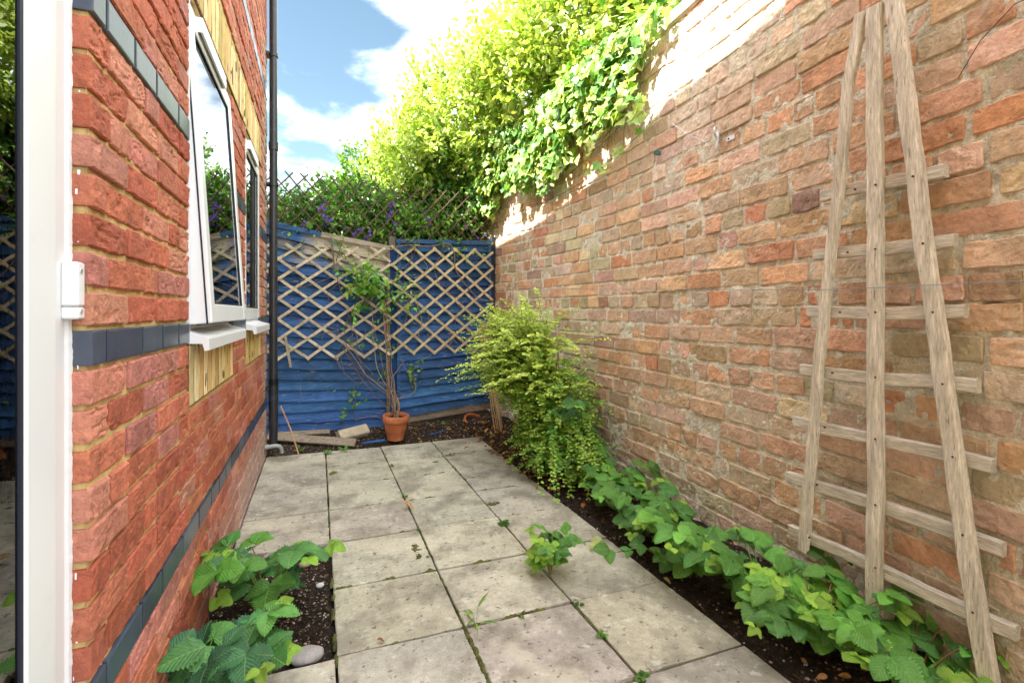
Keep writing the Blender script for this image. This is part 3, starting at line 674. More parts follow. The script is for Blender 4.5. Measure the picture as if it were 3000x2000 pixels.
# diamond trellis nailed to the fence
def lattice(name, x0, x1, z0, z1, dx, dz, y, wd, th, mat, label, cat, cols, seed, skew=0, extra=None, group=None, wob=.0012):
    e = thing(name, label, cat, group); g = np.random.default_rng(seed)
    sl = dz/dx; W = x1-x0; H = z1-z0; nm = 0
    for sgn in (1, -1):
        c = x0 - (H/sl if sgn > 0 else 0) - dx*3
        k = math.floor((-H/sl)/dx) if sgn > 0 else 0
        xs_ = [x0 + j*dx for j in range(-int(H/sl/dx)-2, int((W+H/sl)/dx)+3)]
        for xb in xs_:      # strip passes through (xb, z0) with slope sgn*sl
            pts = []
            a = np.array((xb, z0)); d = np.array((1, sgn*sl))
            s0, s1 = 0, H/sl
            xa = xb; xz = xb + sgn*H/sl
            lo_, hi_ = min(xa, xz), max(xa, xz)
            l_, h_ = max(lo_, x0), min(hi_, x1)
            if h_-l_ < dx*.3: continue
            za = z0 + (l_-xb)*sgn*sl; zb2 = z0 + (h_-xb)*sgn*sl
            ex = .012
            jx, jz = g.normal(0, .003, 2)
            yy = y - (th*.52 if sgn > 0 else -th*.52)
            p0 = np.array((l_-ex, yy, za - ex*sgn*sl+jz)); p1 = np.array((h_+ex, yy, zb2 + ex*sgn*sl+jz+jx))
            for p in (p0, p1): p[2] += skew*(p[0]-x0)
            seg = 8; mb = MB(); t = np.linspace(0, 1, seg+1)
            bend = np.zeros((seg+1, 3)); bend[:, 1] = -.004*np.sin(t*math.pi*2.2 + g.uniform(0, 6)); bend[:, 2] = .003*np.sin(t*math.pi*g.uniform(.8, 2))
            mb.bar(p0, p1, wd, th, (0, -1, 0), 0, np.array(cols)*g.uniform(.82, 1.15), seg=seg, wob=wob, bend=bend, seed=int(g.integers(99)))
            mb.build('slat', [mat], e); nm += 1
    return e
M['lath'] = material('lath', attr=True, rough=.85, var=((30, .7, 1.2), (5, .8, 1.15)), tints=[(7, .57, .7, (.22, .22, .07), .6)], bump=[(80, .5, .003)])
lt = lattice('diamond_trellis', -.60, .66, .74, 1.80, .255, .185, YF-.088, .026, .008, M['lath'], 'left diamond trellis of pale laths on the sagging blue panel', 'trellis', (.62, .53, .39), 2, skew=-.0, group='diamond trellises on the blue fence')
lattice('diamond_trellis', .69, 1.74, .76, 1.83, .214, .178, YF-.090, .025, .008, M['lath'], 'right diamond trellis of pale laths, nearest the brick wall', 'trellis', (.60, .50, .31), 3, group='diamond trellises on the blue fence')
mb = MB(); mb.bar((-.29, YF-.10, .96), (-.24, YF-.10, .66), .022, .008, (0, -1, 0), 0, (.44, .37, .27), seg=4, wob=.001)
tag(mb.build('loose_lath', [M['lath']]), 'short broken lath dangling from the lower left of the diamond trellis', 'lath')
lattice('willow_trellis', -.60, 1.74, 1.93, 2.50, .135, .155, YF-.01, .012, .010, M['bark'], 'dark thin expanding willow trellis standing above the blue fence', 'trellis', (.12, .085, .06), 5, skew=-.03, wob=.002)

# ---------------- fan trellis, wires and hooks on the right wall ----------------
def wp(x, y, a):      # point on the upright plane X=a seen along a sight line measured in the photograph's survey (offline units)
    dx = x-731; d = 1152*a/(.93295*dx); return (a, (d-.35998*a)/.93295, EYE-(y-718)*d/1152)
e = thing('fan_trellis', 'tall grey weathered wooden fan trellis leaning on the old brick wall', 'trellis', loc=(0, 0, 0))
def crooked(pts, wd, th, seed, mat, name, nrm=(-1, 0, 0)):
    P = np.array(pts, float); cum = np.concatenate([[0], np.cumsum(np.linalg.norm(np.diff(P, axis=0), axis=1))]); n = 48
    s_ = np.linspace(0, cum[-1], n+1); Q = np.stack([np.interp(s_, cum, P[:, k]) for k in range(3)], -1)
    K = np.ones(5)/5
    for k in range(3):
        pad = np.pad(Q[:, k], 2, mode='reflect', reflect_type='odd'); Q[:, k] = np.convolve(pad, K, 'valid')
    mb = MB(); lin = Q[0] + (Q[-1]-Q[0])*np.linspace(0, 1, n+1)[:, None]
    mb.bar(Q[0], Q[-1], wd, th, nrm, 0, seg=n, wob=.0030, bend=Q-lin, seed=seed)
    return mb.build(name, [mat], e)
AS = 1.752
crooked([wp(1842, 1262, AS), wp(1880, 860, AS), wp(1925, 440, AS), wp(1946, 210, AS), wp(1978, 30, AS)], .036, .026, 1, M['stake'], 'stake')
crooked([wp(2010, 1408, AS), wp(2010, 700, AS), wp(2010, 15, AS)], .047, .028, 5, M['stake'], 'stake')
crooked([wp(2272, 1566, AS), wp(2215, 1220, AS), wp(2180, 960, AS), wp(2146, 700, AS), wp(2112, 490, AS), wp(2082, 240, AS), wp(2050, -30, AS)], .047, .028, 9, M['stake'], 'stake')
AR = 1.781
M['nail'] = material('rusty_nail', (.12, .07, .045), rough=.6, metal=.4)
for k, (x0, y0, x1, y1) in enumerate(((1887, 452, 2172, 388), (1872, 588, 2197, 550), (1856, 717, 2220, 717), (1841, 849, 2247, 890), (1827, 966, 2284, 1071), (1812, 1091, 2307, 1261), (1815, 1214, 2340, 1454))):
    p0, p1 = wp(x0, y0, AR), wp(x1, y1, AR); mb = MB()
    n = 16; t = np.linspace(0, 1, n+1); bd = np.zeros((n+1, 3)); bd[:, 2] = .004*np.sin(t*5+k)
    mb.bar(p0, p1, .042, .026, (-1, 0, 0), 0, seg=n, wob=.0028, bend=bd, seed=20+k); ru = mb.build('rung', [M['rung']], e)
    for sx in (0, 1, 2):
        xs_ = ((1842, 2010, 2272), (1880, 2010, 2146), (1925, 2010, 2112))[0][sx]
        xx = {0: 1963 - k*17.5, 1: 2010, 2: 2096 + k*23}[sx]; q = wp(xx, y0 + (y1-y0)*(xx-x0)/(x1-x0), AS-.0145)
        nb_ = MB(); nb_.tube([(q[0]-.0015, q[1], q[2]), (q[0]+.004, q[1], q[2])], .0036, 8); nb_.build('nail', [M['nail']], ru)
def wire(pts, r, name, label, mat=None):
    mb = MB(); P = np.array(pts, float); n = 80; t = np.linspace(0, len(P)-1, n); Q = np.stack([np.interp(t, range(len(P)), P[:, k]) for k in range(3)], -1)
    Q[:, 2] += .0025*vn(Q, 3, 4); Q[:, 0] += .002*vn(Q, 4, 6); mb.tube(Q, r, 5); return tag(mb.build(name, [mat or M['wire']], smooth=True), label, 'wire')
wire([wp(2420, 642, 1.725), wp(2352, 645, 1.725), wp(2146, 655, 1.728), wp(2010, 661, 1.73), wp(1880, 665, 1.735), wp(1700, 666, 1.85), wp(1500, 664, 1.90), wp(1240, 664, 1.835)], .0013, 'garden_wire', 'thin blue-grey wire strung across the brick wall and the fan trellis')
wire([wp(2420, -30, 1.74), wp(2330, 10, 1.765), wp(2250, 95, 1.785), wp(2200, 180, 1.80)], .0012, 'garden_wire', 'thin dark wire slanting over the bricks at the upper right corner', M['gasket'])
wire([wp(1545, 285, 1.925), wp(1580, 310, 1.915), wp(1610, 322, 1.92), wp(1625, 330, 1.915)], .0016, 'garden_wire', 'short curled white wire hanging on the wall near the metal hook', M['steel'])
h = thing('wall_hook', 'white metal hook screwed to the brick wall below the sunlit patch', 'hook')
c = np.array(wp(1648, 318, 1.918)); mb = MB()
mb.tube([c+(-.004, 0, .055), c+(-.02, 0, .052), c+(-.026, 0, .035), c+(-.014, 0, .012), c+(-.004, 0, 0), c+(-.003, 0, -.03), c+(-.016, 0, -.055), c+(-.008, 0, -.068)], .0055, 8); mb.build('hook', [M['steel']], h, True)
mb = MB(); mb.box(c+(-.004, -.011, -.02), c+(.02, .011, .035), b=.002); mb.build('plate', [M['steel']], h)
c = np.array(wp(1678, 318, 1.922)); h = thing('wall_bracket', 'small grey metal plate with a hole, right of the white hook', 'bracket'); mb = MB()
mb.box(c+(-.003, -.026, -.010), c+(.02, .026, .012), b=.001); mb.build('plate', [M['steel']], h)
mb = MB(); mb.tube([c+(-.003, .012, .001), c+(-.0045, .012, .001)], .005, 10); mb.build('hole', [M['gasket']], h)
c = np.array(wp(1507, 351, 1.930)); mb = MB(); mb.box(c+(-.016, -.006, -.012), c+(.03, .006, .012), b=.003)
tag(mb.build('wall_plug', [material('green_plastic', (.05, .16, .17), rough=.5)]), 'tiny teal plastic plug sticking out of the brick wall', 'wall plug')

# ---------------- leaf templates: along +X (length 1), across Y, up Z ----------------
def tmpl_small():      # folded oval, 6 verts
    V = [(0, 0, 0), (.34, .33, .05), (.80, .27, .03), (1.02, 0, -.04), (.80, -.27, .03), (.34, -.33, .05), (.5, 0, -.02)]
    F3 = [(0, 6, 1), (1, 6, 2), (2, 6, 3), (3, 6, 4), (4, 6, 5), (5, 6, 0)]
    V = np.array(V); return V, np.array(F3), np.stack([V[:, 0], V[:, 1]*3], -1)
def tmpl_oval(w=.30, n=5, point=1.0, droop=.12, fold=.18):
    s = np.linspace(0, 1, n+1); wd = w*np.sin(np.pi*np.clip(s, 0, 1)**.8)**.75*(1-.25*s**2*point); wd[0] = .01; wd[-1] = .005
    P = []
    for i, a in enumerate(s):
        for k in (-1, 0, 1): P.append((a, k*wd[i], fold*abs(k)*wd[i] - droop*a*a))
    F = [[i*3+k, (i+1)*3+k, (i+1)*3+k+1, i*3+k+1] for i in range(n) for k in (0, 1)]
    V = np.array(P); uv = np.stack([V[:, 0], np.tile([-1, 0, 1], n+1)*np.repeat(wd/w, 3)*.9], -1); return V, np.array(F), uv
def tmpl_bramble(n=22, w=.40, seed=0):
    """serrated leaflet, pleated between its side veins"""
    r = np.random.default_rng(seed); s = np.linspace(0, 1, n+1); base = w*(np.sin(np.pi*s**.72)**.62)*(1-.30*s**2); base[0] = .015; base[-1] = .004
    saw = 1 + .13*((np.arange(n+1) % 2)*2-1)*np.clip(np.sin(np.pi*s)*2, 0, 1) + .05*r.normal(0, 1, n+1)*np.sin(np.pi*s)
    wd = base*saw; ks = (-1, -.55, 0, .55, 1); P, U = [], []
    tw = r.normal(0, .1)
    for i, a in enumerate(s):
        for k in ks:
            x = a + .16*abs(k)*base[i]*(1 if i else 0); y = k*(wd[i] if abs(k) == 1 else base[i])
            pleat = .018*math.sin((a-.38*abs(y)/w*.5)*8*2*math.pi)*min(1, abs(k)*1.6)
            z = .20*abs(y) - .22*a*a + pleat + .05*math.sin(a*4+seed)*abs(k) + tw*y*a
            if abs(k) == 1: z -= .05*abs(y)+.02
            P.append((x-.0, y, z)); U.append((a, k*base[i]/w))
    m = len(ks); F = [[i*m+k, (i+1)*m+k, (i+1)*m+k+1, i*m+k+1] for i in range(n) for k in range(m-1)]
    return np.array(P), np.array(F), np.array(U)
def tmpl_ivy():
    O = [(0, 0), (.10, .22), (-.05, .42), (.25, .44), (.42, .66), (.56, .34), (.78, .22), (1.05, 0)]
    pts = O + [(x, -y) for x, y in O[-2:0:-1]]; n = len(pts); V = [(x, y, .16*abs(y) - .16*x*x - .10*y*y) for x, y in pts] + [(.36, 0, -.02)]
    F = [(n, (i+1) % n, i) for i in range(n)]; V = np.array(V)
    return V, np.array(F), np.stack([V[:, 0], V[:, 1]*1.4], -1)
T_S, T_O, T_I = tmpl_small(), tmpl_oval(), tmpl_ivy()
T_W = tmpl_oval(.30, 4, .3, .02, .1)
T_B = [tmpl_bramble(seed=k, w=.38+.03*k) for k in range(4)]
def scatter(mb, T, pos, ax, up, sc, col, m=0):
    V, F, uv = T; pos = np.asarray(pos, float); n = len(pos)
    if n == 0: return
    ax = nrmz(np.asarray(ax, float)); s = nrmz(np.cross(up, ax) + 1e-6); u = np.cross(ax, s); sc = np.broadcast_to(sc, (n,))[:, None, None]
    P = pos[:, None] + sc*(V[None, :, 0:1]*ax[:, None] + V[None, :, 1:2]*s[:, None] + V[None, :, 2:3]*u[:, None])
    FF = (F[None] + (np.arange(n)*len(V))[:, None, None]).reshape(-1, F.shape[1])
    mb.add(P.reshape(-1, 3), FF, m, np.repeat(np.asarray(col), len(V), 0), np.tile(uv, (n, 1)))
def pal_cols(g, n, pal, wts, jit=.12): return pick(g, n, pal, wts, jit)

def bramble(x, y, label, stems, seed, leaf=(.055, .085), reach=.3, height=.2, pal=None, wts=None, zb=None, bias=(0, 0), group='bramble plants', name='bramble_plant', per=5, lows=.0, hol=.0):
    g = np.random.default_rng(seed); e = thing(name, label, 'plant', group, loc=(0, 0, 0))
    z0 = float(soil_z(np.array([[x]]), np.array([[y]]))[0, 0]) if zb is None else zb
    ms, ml = MB(), MB(); pal = pal or [(.12, .32, .055), (.17, .42, .06), (.085, .24, .055), (.32, .54, .07)]; wts = wts or [5, 4, 3, 1.6]
    for k in range(stems):
        th = 2*math.pi*(k/stems) + g.uniform(-.4, .4); rr = reach*g.uniform(.45, 1.1); dx, dy = math.cos(th)*rr + bias[0], math.sin(th)*rr + bias[1]; hh = height*g.uniform(.6, 1.2)
        t = np.linspace(0, 1, 9); P = st(x + dx*t**1.1, y + dy*t**1.1, z0 + hh*np.sin(t*math.pi*.62)*1.0 - lows*t**2); P += .006*st(vn(P, 9, 1), vn(P, 9, 2), vn(P, 9, 3))
        sc_ = g.choice([0, 1]); cst = [(.16, .22, .06), (.22, .09, .05)][sc_]
        ms.tube(P, np.linspace(.0032, .0014, 9), 5, 0, cst)
        for q in range(per):
            f = (q+1.0)/per if q < per-1 else 1.0
            i = f*8; b = np.array([np.interp(i, range(9), P[:, j]) for j in range(3)])
            az = th + (1 if q % 2 else -1)*g.uniform(.5, 1.4) if q < per-1 else th + g.uniform(-.4, .4)
            pl = g.uniform(.02, .05); el = g.uniform(.25, .9)
            d = np.array((math.cos(az)*math.cos(el), math.sin(az)*math.cos(el), math.sin(el)))
            tip = b + d*pl; ms.tube([b, b+d*pl*.5 + (0, 0, .002), tip], .0011, 4, 0, (.2, .3, .07))
            young = q == per-1 and g.random() < .75
            base = pick(g, 1, [(.30, .50, .055), (.24, .44, .05)], [1, 1], .08)[0] if young else pick(g, 1, pal, wts, .1)[0]
            s = g.uniform(*leaf)*(.55 if young else 1); up = np.array((g.normal(-.15, .28), g.normal(-.35, .28), 1.0))
            da = d.copy(); da[2] = g.uniform(-.25, .25); da = nrmz(da); lat = nrmz(np.cross(up, da))
            for j, (fw, sd_, k_) in enumerate(((1, 0, 1.12), (.25, .95, .92), (.25, -.95, .92))):
                ax = da*fw + lat*sd_ + np.array((0, 0, g.normal(0, .12)))
                if g.random() < .06 and j: continue
                T = T_B[int(g.integers(4))]
                scatter(ml, T, [tip + (0, 0, .001*j)], [ax], up + g.normal(0, .14, 3), s*k_, [base*g.uniform(.72, 1.25)])
    ms.build('stem', [M['green_stem']], e, True); ml.build('leaves', [M['bramble']], e, True); return e

for i, (x, y, n, rch, h, lb, kw) in enumerate((
    (1.66, 3.02, 8, .20, .22, 'small bramble plant at the foot of the golden-green shrub, touching the wall', {}),
    (1.66, 2.62, 11, .26, .19, 'bramble plant against the wall just in front of the golden-green shrub', {}),
    (1.60, 2.18, 11, .27, .21, 'leafy bramble plant spilling from the soil strip onto the paving edge, middle of the row', dict(bias=(-.05, 0))),
    (1.56, 1.82, 10, .28, .22, 'bushy bramble plant below the lower left end of the fan trellis', dict(bias=(-.06, 0))),
    (1.62, 1.47, 10, .27, .20, 'bramble plant under the middle stake of the fan trellis', dict(bias=(-.03, 0))),
    (1.70, .98, 9, .24, .17, 'bramble plant in the bottom right corner, below the right stake of the fan trellis', {}),
    (1.60, 1.22, 11, .27, .20, 'bramble plant between the middle and right stakes of the fan trellis, at the paving corner', dict(bias=(.0, 0))))):
    bramble(x, y, lb, n, 40+i, (.046, .092), rch, h, group='bramble plants along the brick wall', zb=.0, per=5, **kw)
bramble(1.60, 3.12, 'dark broad-leaved bramble shoot growing up through the front of the golden shrub', 3, 77, (.07, .095), .07, .50, group='bramble plants along the brick wall', zb=.02, pal=[(.05, .17, .04), (.07, .22, .045)], wts=[1, 1], per=6, bias=(-.04, -.22))
bramble(.965, 2.03, 'fresh green bramble seedling growing out of a paving joint in the middle of the path', 9, 51, (.038, .060), .075, .17, name='bramble_seedling', zb=-.01, group=None, per=4)
dark = [(.05, .17, .065), (.07, .22, .06), (.035, .13, .06), (.11, .30, .06)]
bramble(-.20, 2.20, 'bramble plant with broad leaves in the soil gap beside the house wall', 6, 61, (.075, .11), .20, .24, pal=[(.08, .24, .055), (.12, .32, .05), (.06, .19, .06)], wts=[3, 2, 2], group='brambles in the soil gap by the house', zb=-.02, per=4, bias=(.02, -.02))
bramble(-.29, 1.78, 'dark glossy bramble plant at the bottom left, nearest the camera', 7, 65, (.075, .105), .17, .20, pal=dark, wts=[3, 2, 3, 1], group='brambles in the soil gap by the house', zb=-.02, per=4, bias=(.05, -.08))
bramble(-.385, 2.13, 'thin lime-green bramble shoot against the red house bricks', 1, 66, (.05, .065), .02, .42, pal=[(.30, .50, .055)], wts=[1], group='brambles in the soil gap by the house', zb=-.02, per=4, bias=(.02, 0))

def weed(x, y, label, n, size, seed, name='weed', pal=None, up=.6, T=None):
    g = np.random.default_rng(seed); mb = MB(); pos, ax, sc = [], [], []
    for k in range(n):
        az = g.uniform(0, 6.28); el = g.uniform(.05, up); h = g.uniform(0, .6)*size
        d = np.array((math.cos(az)*math.cos(el), math.sin(az)*math.cos(el), math.sin(el))); b = np.array((x, y, -.004)); p = b + d*size*.35 + (0, 0, h)
        mb.tube([b, p], .0008, 4, 0, (.16, .24, .06)); pos.append(p); ax.append(d*(1, 1, .5)); sc.append(size*g.uniform(.5, 1))
    scatter(mb, T or T_B[1], pos, ax, np.array((0, -.2, 1.)) + g.normal(0, .2, (n, 3)), np.array(sc), pick(g, n, pal or [(.13, .30, .05), (.09, .22, .045)], [1, 1], .15))
    return tag(mb.build(name, [M['bramble']]), label, 'weed', 'small weeds in the paving joints')
def gp(x, y, z=0.0):
    dd = 1152*(EYE-z)/(y-718); a_ = (x-1176)/1152*dd; return a_*math.cos(YAW)+dd*math.sin(YAW), dd*math.cos(YAW)-a_*math.sin(YAW)
for k, (px_, py_, n, sz, lb) in enumerate((
    (1155, 1205, 26, .030, 'bushy little weed where two paving joints cross, left of the bramble row'),
    (1330, 1392, 12, .020, 'tiny weed at the paving crossing below the bramble seedling'),
    (1383, 1462, 14, .022, 'low rosette weed in the right hand paving joint'),
    (1197, 1416, 9, .013, 'very small sprout in the cross joint near the middle of the paving'),
    (962, 1218, 9, .016, 'small bright weed in the left centre joint, below the dead leaf'),
    (985, 1278, 7, .012, 'minute weed beside a mossy stain in the centre joint'),
    (1053, 1405, 7, .011, 'minute weed at the end of the moss strip'),
    (1478, 1556, 12, .024, 'weed at the very bottom edge, in the right hand joint'),
    (930, 1142, 7, .022, 'thin upright sprout in the joint above the dead leaf'))):
    x, y = gp(px_, py_); weed(x, y, lb, n, sz, 100+k, up=1.2)
x, y = gp(1092, 1440)
weed(x, y, 'dandelion-like weed with long narrow leaves at a paving crossing', 6, .085, 131, 'dandelion', [(.22, .38, .06), (.14, .3, .05)], 1.1, tmpl_oval(.09, 8, 1, .3))
g = np.random.default_rng(4)
for k, (px_, py_, lb) in enumerate(((790, 1033, 'creeping weed beside the timber block, second from left at the end of the paving'), (760, 1036, 'pair of round green leaves at the far left paving corner'),
    (690, 1030, 'low weed beside the leaning stick'), (652, 1012, 'green weed growing by the foot of the drainpipe'))):
    x, y = gp(px_, py_, .02); w_ = weed(x, y, lb, 9, .05, 150+k, 'weed', [(.13, .34, .05), (.2, .42, .06)], 1.0, T_O); w_['group'] = 'weeds along the far edge of the paving'

# ---------------- golden box-leaved shrub ----------------
def shrub():
    g = np.random.default_rng(8); e = thing('golden_shrub', 'big golden-green shrub with tiny leaves on arching sprays, against the brick wall', 'shrub')
    ms, ml = MB(), MB(); bx, by = 1.70, 3.42
    pos, ax, up, sc, col = [], [], [], [], []
    core = [((1.65, 3.35, .46), (.26, .36, .42)), ((1.52, 3.55, .72), (.29, .42, .34)), ((1.66, 3.24, .22), (.28, .34, .22)), ((1.42, 3.95, .66), (.26, .40, .34))]
    for k in range(1900):
        u_ = g.random()
        if k < 430:      # long wands leaving the top and the left
            s0 = np.array((1.50 + g.normal(0, .06), 3.5 + g.normal(0, .12), g.uniform(.55, 1.0)))
            az = g.uniform(1.5, 4.3) if g.random() < .72 else g.uniform(0, 6.28); el = g.uniform(.1, 1.1); ln = g.uniform(.2, .6); dr_ = g.uniform(.02, .10)*ln/.3; lean = 1
        elif k > 1860:
            s0 = np.array((g.uniform(1.42, 1.75), g.uniform(2.95, 3.2), g.uniform(.22, .5))); az = g.uniform(-2.2, -1.0); el = g.uniform(0, .4); ln = g.uniform(.22, .36); dr_ = g.uniform(.22, .36); lean = 0
        else:
            c, r = core[g.choice(4, p=[.53, .17, .26, .04])]; d = nrmz(g.normal(0, 1, 3)); d[0] = -abs(d[0]) if g.random() < .65 else d[0]
            s0 = np.array(c) + d*np.array(r)*g.uniform(.35, .95); az = math.atan2(d[1], d[0]) + g.normal(0, .35); el = g.uniform(-.2, .9); ln = g.uniform(.08, .22); dr_ = g.uniform(.0, .12); lean = 0
        n = int(ln/.0155); t = np.linspace(0, 1, n); hz = np.array((math.cos(az), math.sin(az), 0))
        P = s0 + hz*ln*np.cos(el)*t[:, None]; P[:, 2] += ln*math.sin(el)*t - dr_*t**2
        P[:, 0] = np.minimum(P[:, 0], a_wall(P[:, 1]) - .03); P[:, 2] = np.maximum(P[:, 2], .03)
        P += .006*st(vn(P, 14, 1), vn(P, 14, 2), vn(P, 14, 3))
        if k < 700: ms.tube(P[::3] if n > 8 else P, .0012, 3, 0, (.12, .07, .04), cap=False)
        T = nrmz(np.gradient(P, axis=0)); sdv = nrmz(np.cross(T, (0, 0, 1.)) + 1e-6)
        hgt = float(s0[2]); yel = np.clip(.08 + .6*(hgt-.45)/.5 + (.3 if lean else 0) + g.normal(0, .22), 0, 1)
        for sg in (1, -1):
            m_ = g.random(n) < .93
            pos.append((P + g.normal(0, .0035, P.shape))[m_]); ax.append((sdv*sg + T*.35 + g.normal(0, .12, (n, 3))*1.9)[m_]); up.append((np.array((-.25, -.55, .8)) + g.normal(0, .25, (n, 3)))[m_]); sc.append(g.uniform(.020, .032, n)[m_]*(1-.25*t[m_]))
            dk = np.array((.10, .30, .03)); lt_ = np.array((.54, .68, .10)); f = np.clip(yel*.75 + .50*t**2 + g.normal(0, .10, n), 0, 1)[:, None]
            col.append(((dk*(1-f) + lt_*f)*g.uniform(.6, 1.3, (n, 1)))[m_])
    scatter(ml, T_S, np.concatenate(pos), np.concatenate(ax), np.concatenate(up), np.concatenate(sc), np.concatenate(col))
    for k in range(16):
        az = g.uniform(0, 6.28); r = g.uniform(.05, .25); h = g.uniform(.5, 1.05)
        tp = np.array((min(bx + r*math.cos(az)-.1, 1.85), by + r*math.sin(az)*1.6, h)); b = np.array((bx + g.normal(0, .03), by + g.normal(0, .03), .02))
        t = np.linspace(0, 1, 8)[:, None]; P = b*(1-t) + tp*t + .02*st(np.sin(t[:, 0]*5+k), np.cos(t[:, 0]*4+k), t[:, 0]*0); ms.tube(P, np.linspace(.007, .002, 8), 5, 0, (.10, .065, .045))
    ms.build('branches', [M['bark']], e, True); ml.build('leaves', [M['shrub_leaf']], e, False)
shrub()

# ---------------- foliage beyond and on top of the wall ----------------
def crown(ml, ms, blobs, shoots, lps, T, size, pal, wts, seed, up=.5, slen=(.12, .3), zmin=None, keep=None, stemc=(.12, .14, .05), droop=.0, jit=.12, tipc=None, inner=.55):
    g = np.random.default_rng(seed); W = np.array([b[1][0]*b[1][1]+b[1][2]*b[1][0] for b in blobs]); W = W/W.sum(); B = g.choice(len(blobs), shoots, p=W)
    C = np.array([b[0] for b in blobs])[B]; R = np.array([b[1] for b in blobs])[B]; d = nrmz(g.normal(0, 1, (shoots, 3)))
    S = C + d*R*(g.uniform(inner, 1.0, (shoots, 1)))
    S += .10*st(vn(S, 2.2, 1), vn(S, 2.2, 2), vn(S, 2.2, 3))*R.mean()*2
    dr = nrmz(d + np.array((0, 0, up)) + g.normal(0, .35, (shoots, 3))); ln = g.uniform(*slen, (shoots,))
    if keep is not None:
        m = keep(S); S, dr, ln = S[m], dr[m], ln[m]
    n = len(S); t = np.linspace(.15, 1, lps)
    P = S[:, None] + dr[:, None]*(ln[:, None]*t[None])[..., None]; P[..., 2] -= droop*(t**2)[None]*ln[:, None]
    ax = np.broadcast_to(dr[:, None], P.shape)*.5 + g.normal(0, .6, P.shape) + np.array((0, 0, -.15)); upv = np.array((-.35, -.1, 1.)) + g.normal(0, .45, P.shape)
    sc = g.uniform(*size, (n, lps))*(1 - .3*t[None]); base = pick(g, n, pal, wts, jit)[:, None]*np.ones((1, lps, 1))
    if tipc is not None: f = np.clip(t[None, :, None]**2*g.uniform(.2, 1, (n, 1, 1)), 0, 1); base = base*(1-f) + np.array(tipc)*f
    base = base*g.uniform(.8, 1.2, (n, lps, 1))
    scatter(ml, T, P.reshape(-1, 3), ax.reshape(-1, 3), upv.reshape(-1, 3), sc.ravel(), base.reshape(-1, 3))
    if ms is not None:
        for i in range(0, n, 6): ms.tube([S[i]-dr[i]*.1, S[i]+dr[i]*ln[i]*.5, P[i, -1]], [.004, .003, .001], 4, 0, stemc, cap=False)
def limbs(base, blobs, r0, seed, c=(.12, .09, .06)):
    mb = MB(); g = np.random.default_rng(seed); base = np.array(base, float)
    for b in blobs:
        for k in range(3):
            tip = np.array(b[0]) + g.normal(0, .35, 3)*np.array(b[1]); t = np.linspace(0, 1, 9)[:, None]
            P = base*(1-t) + tip*t + np.array((0, 0, .25))*np.sin(t*math.pi)*.4 + .05*st(vn(t*np.ones(3)*3, 1, k), vn(t*np.ones(3)*3, 1, k+9), 0*t[:, 0])*np.sin(t*math.pi)
            mb.tube(P, np.linspace(r0, .008, 9), 7, 0, c)
    return mb
def tree(name, label, cat, base, blobs, shoots, lps, T, size, pal, wts, seed, r0=.05, mat='leaf', **k):
    e = thing(name, label, cat, loc=(0, 0, 0)); limbs(base, blobs, r0, seed).build('trunk', [M['bark']], e, True)
    ml, ms = MB(), MB(); crown(ml, ms, blobs, shoots, lps, T, size, pal, wts, seed, **k); ms.build('twigs', [M['bark']], e); ml.build('crown', [M[mat]], e); return e
hedge_y = [(.36, .50, .09), (.50, .62, .20), (.22, .36, .06), (.66, .74, .48)]
def behind(S): return (S[:, 0] > a_wall(np.clip(S[:, 1], -1, 7.2)) + .05) | (S[:, 2] > 2.85) | (S[:, 1] > YF+.35)
tree('bright_shrub', 'tall sunlit yellow-green bush rising above and behind the old brick wall', 'bush', (2.5, 5.4, -.1),
     [((2.38, 4.0, 3.70), (.72, .65, .82)), ((2.02, 4.8, 3.40), (.72, .7, .68)), ((1.55, 5.5, 3.22), (.6, .6, .62)), ((2.8, 3.6, 4.2), (.8, .7, .95)), ((1.25, 6.1, 2.95), (.55, .5, .6))],
     6800, 8, T_W, (.055, .095), hedge_y, [5, 5, 3, 2], 3, r0=.07, keep=behind, slen=(.14, .42), up=.8, tipc=(.50, .56, .14), stemc=(.22, .24, .07))
tree('dark_shrub', 'darker green bush behind the wall at the top, right of the bright yellow-green one', 'bush', (2.9, 3.0, -.1),
     [((2.75, 2.55, 3.55), (.55, .6, .75)), ((3.2, 3.0, 3.9), (.6, .7, .9))], 1500, 8, T_O, (.05, .075), [(.05, .15, .04), (.09, .24, .05), (.16, .32, .05)], [3, 3, 1], 4, keep=behind)
tree('garden_tree', 'dense mid-green tree behind the fence, left of the bright bush', 'tree', (.75, 7.1, -.1),
     [((.70, 6.9, 2.45), (.62, .55, .80)), ((1.30, 7.0, 2.35), (.6, .6, .75)), ((.25, 7.3, 2.15), (.45, .5, .65)), ((.95, 7.2, 1.7), (.8, .5, .7))], 4200, 8, T_O, (.05, .08), [(.06, .17, .035), (.10, .25, .045), (.22, .36, .06)], [4, 3, 2], 5, r0=.06, tipc=(.30, .42, .08))
tree('ivy_hedge', 'dark leafy mass hanging under the bright bush, behind the willow trellis', 'hedge', (1.35, 6.0, -.1),
     [((1.28, 6.0, 2.25), (.42, .38, .7)), ((.9, 6.1, 1.9), (.5, .35, .55)), ((1.5, 5.85, 2.7), (.3, .35, .45))], 1900, 8, T_O, (.05, .08), [(.04, .12, .03), (.07, .18, .04), (.14, .28, .05)], [4, 3, 1], 6, droop=.6, up=-.1)
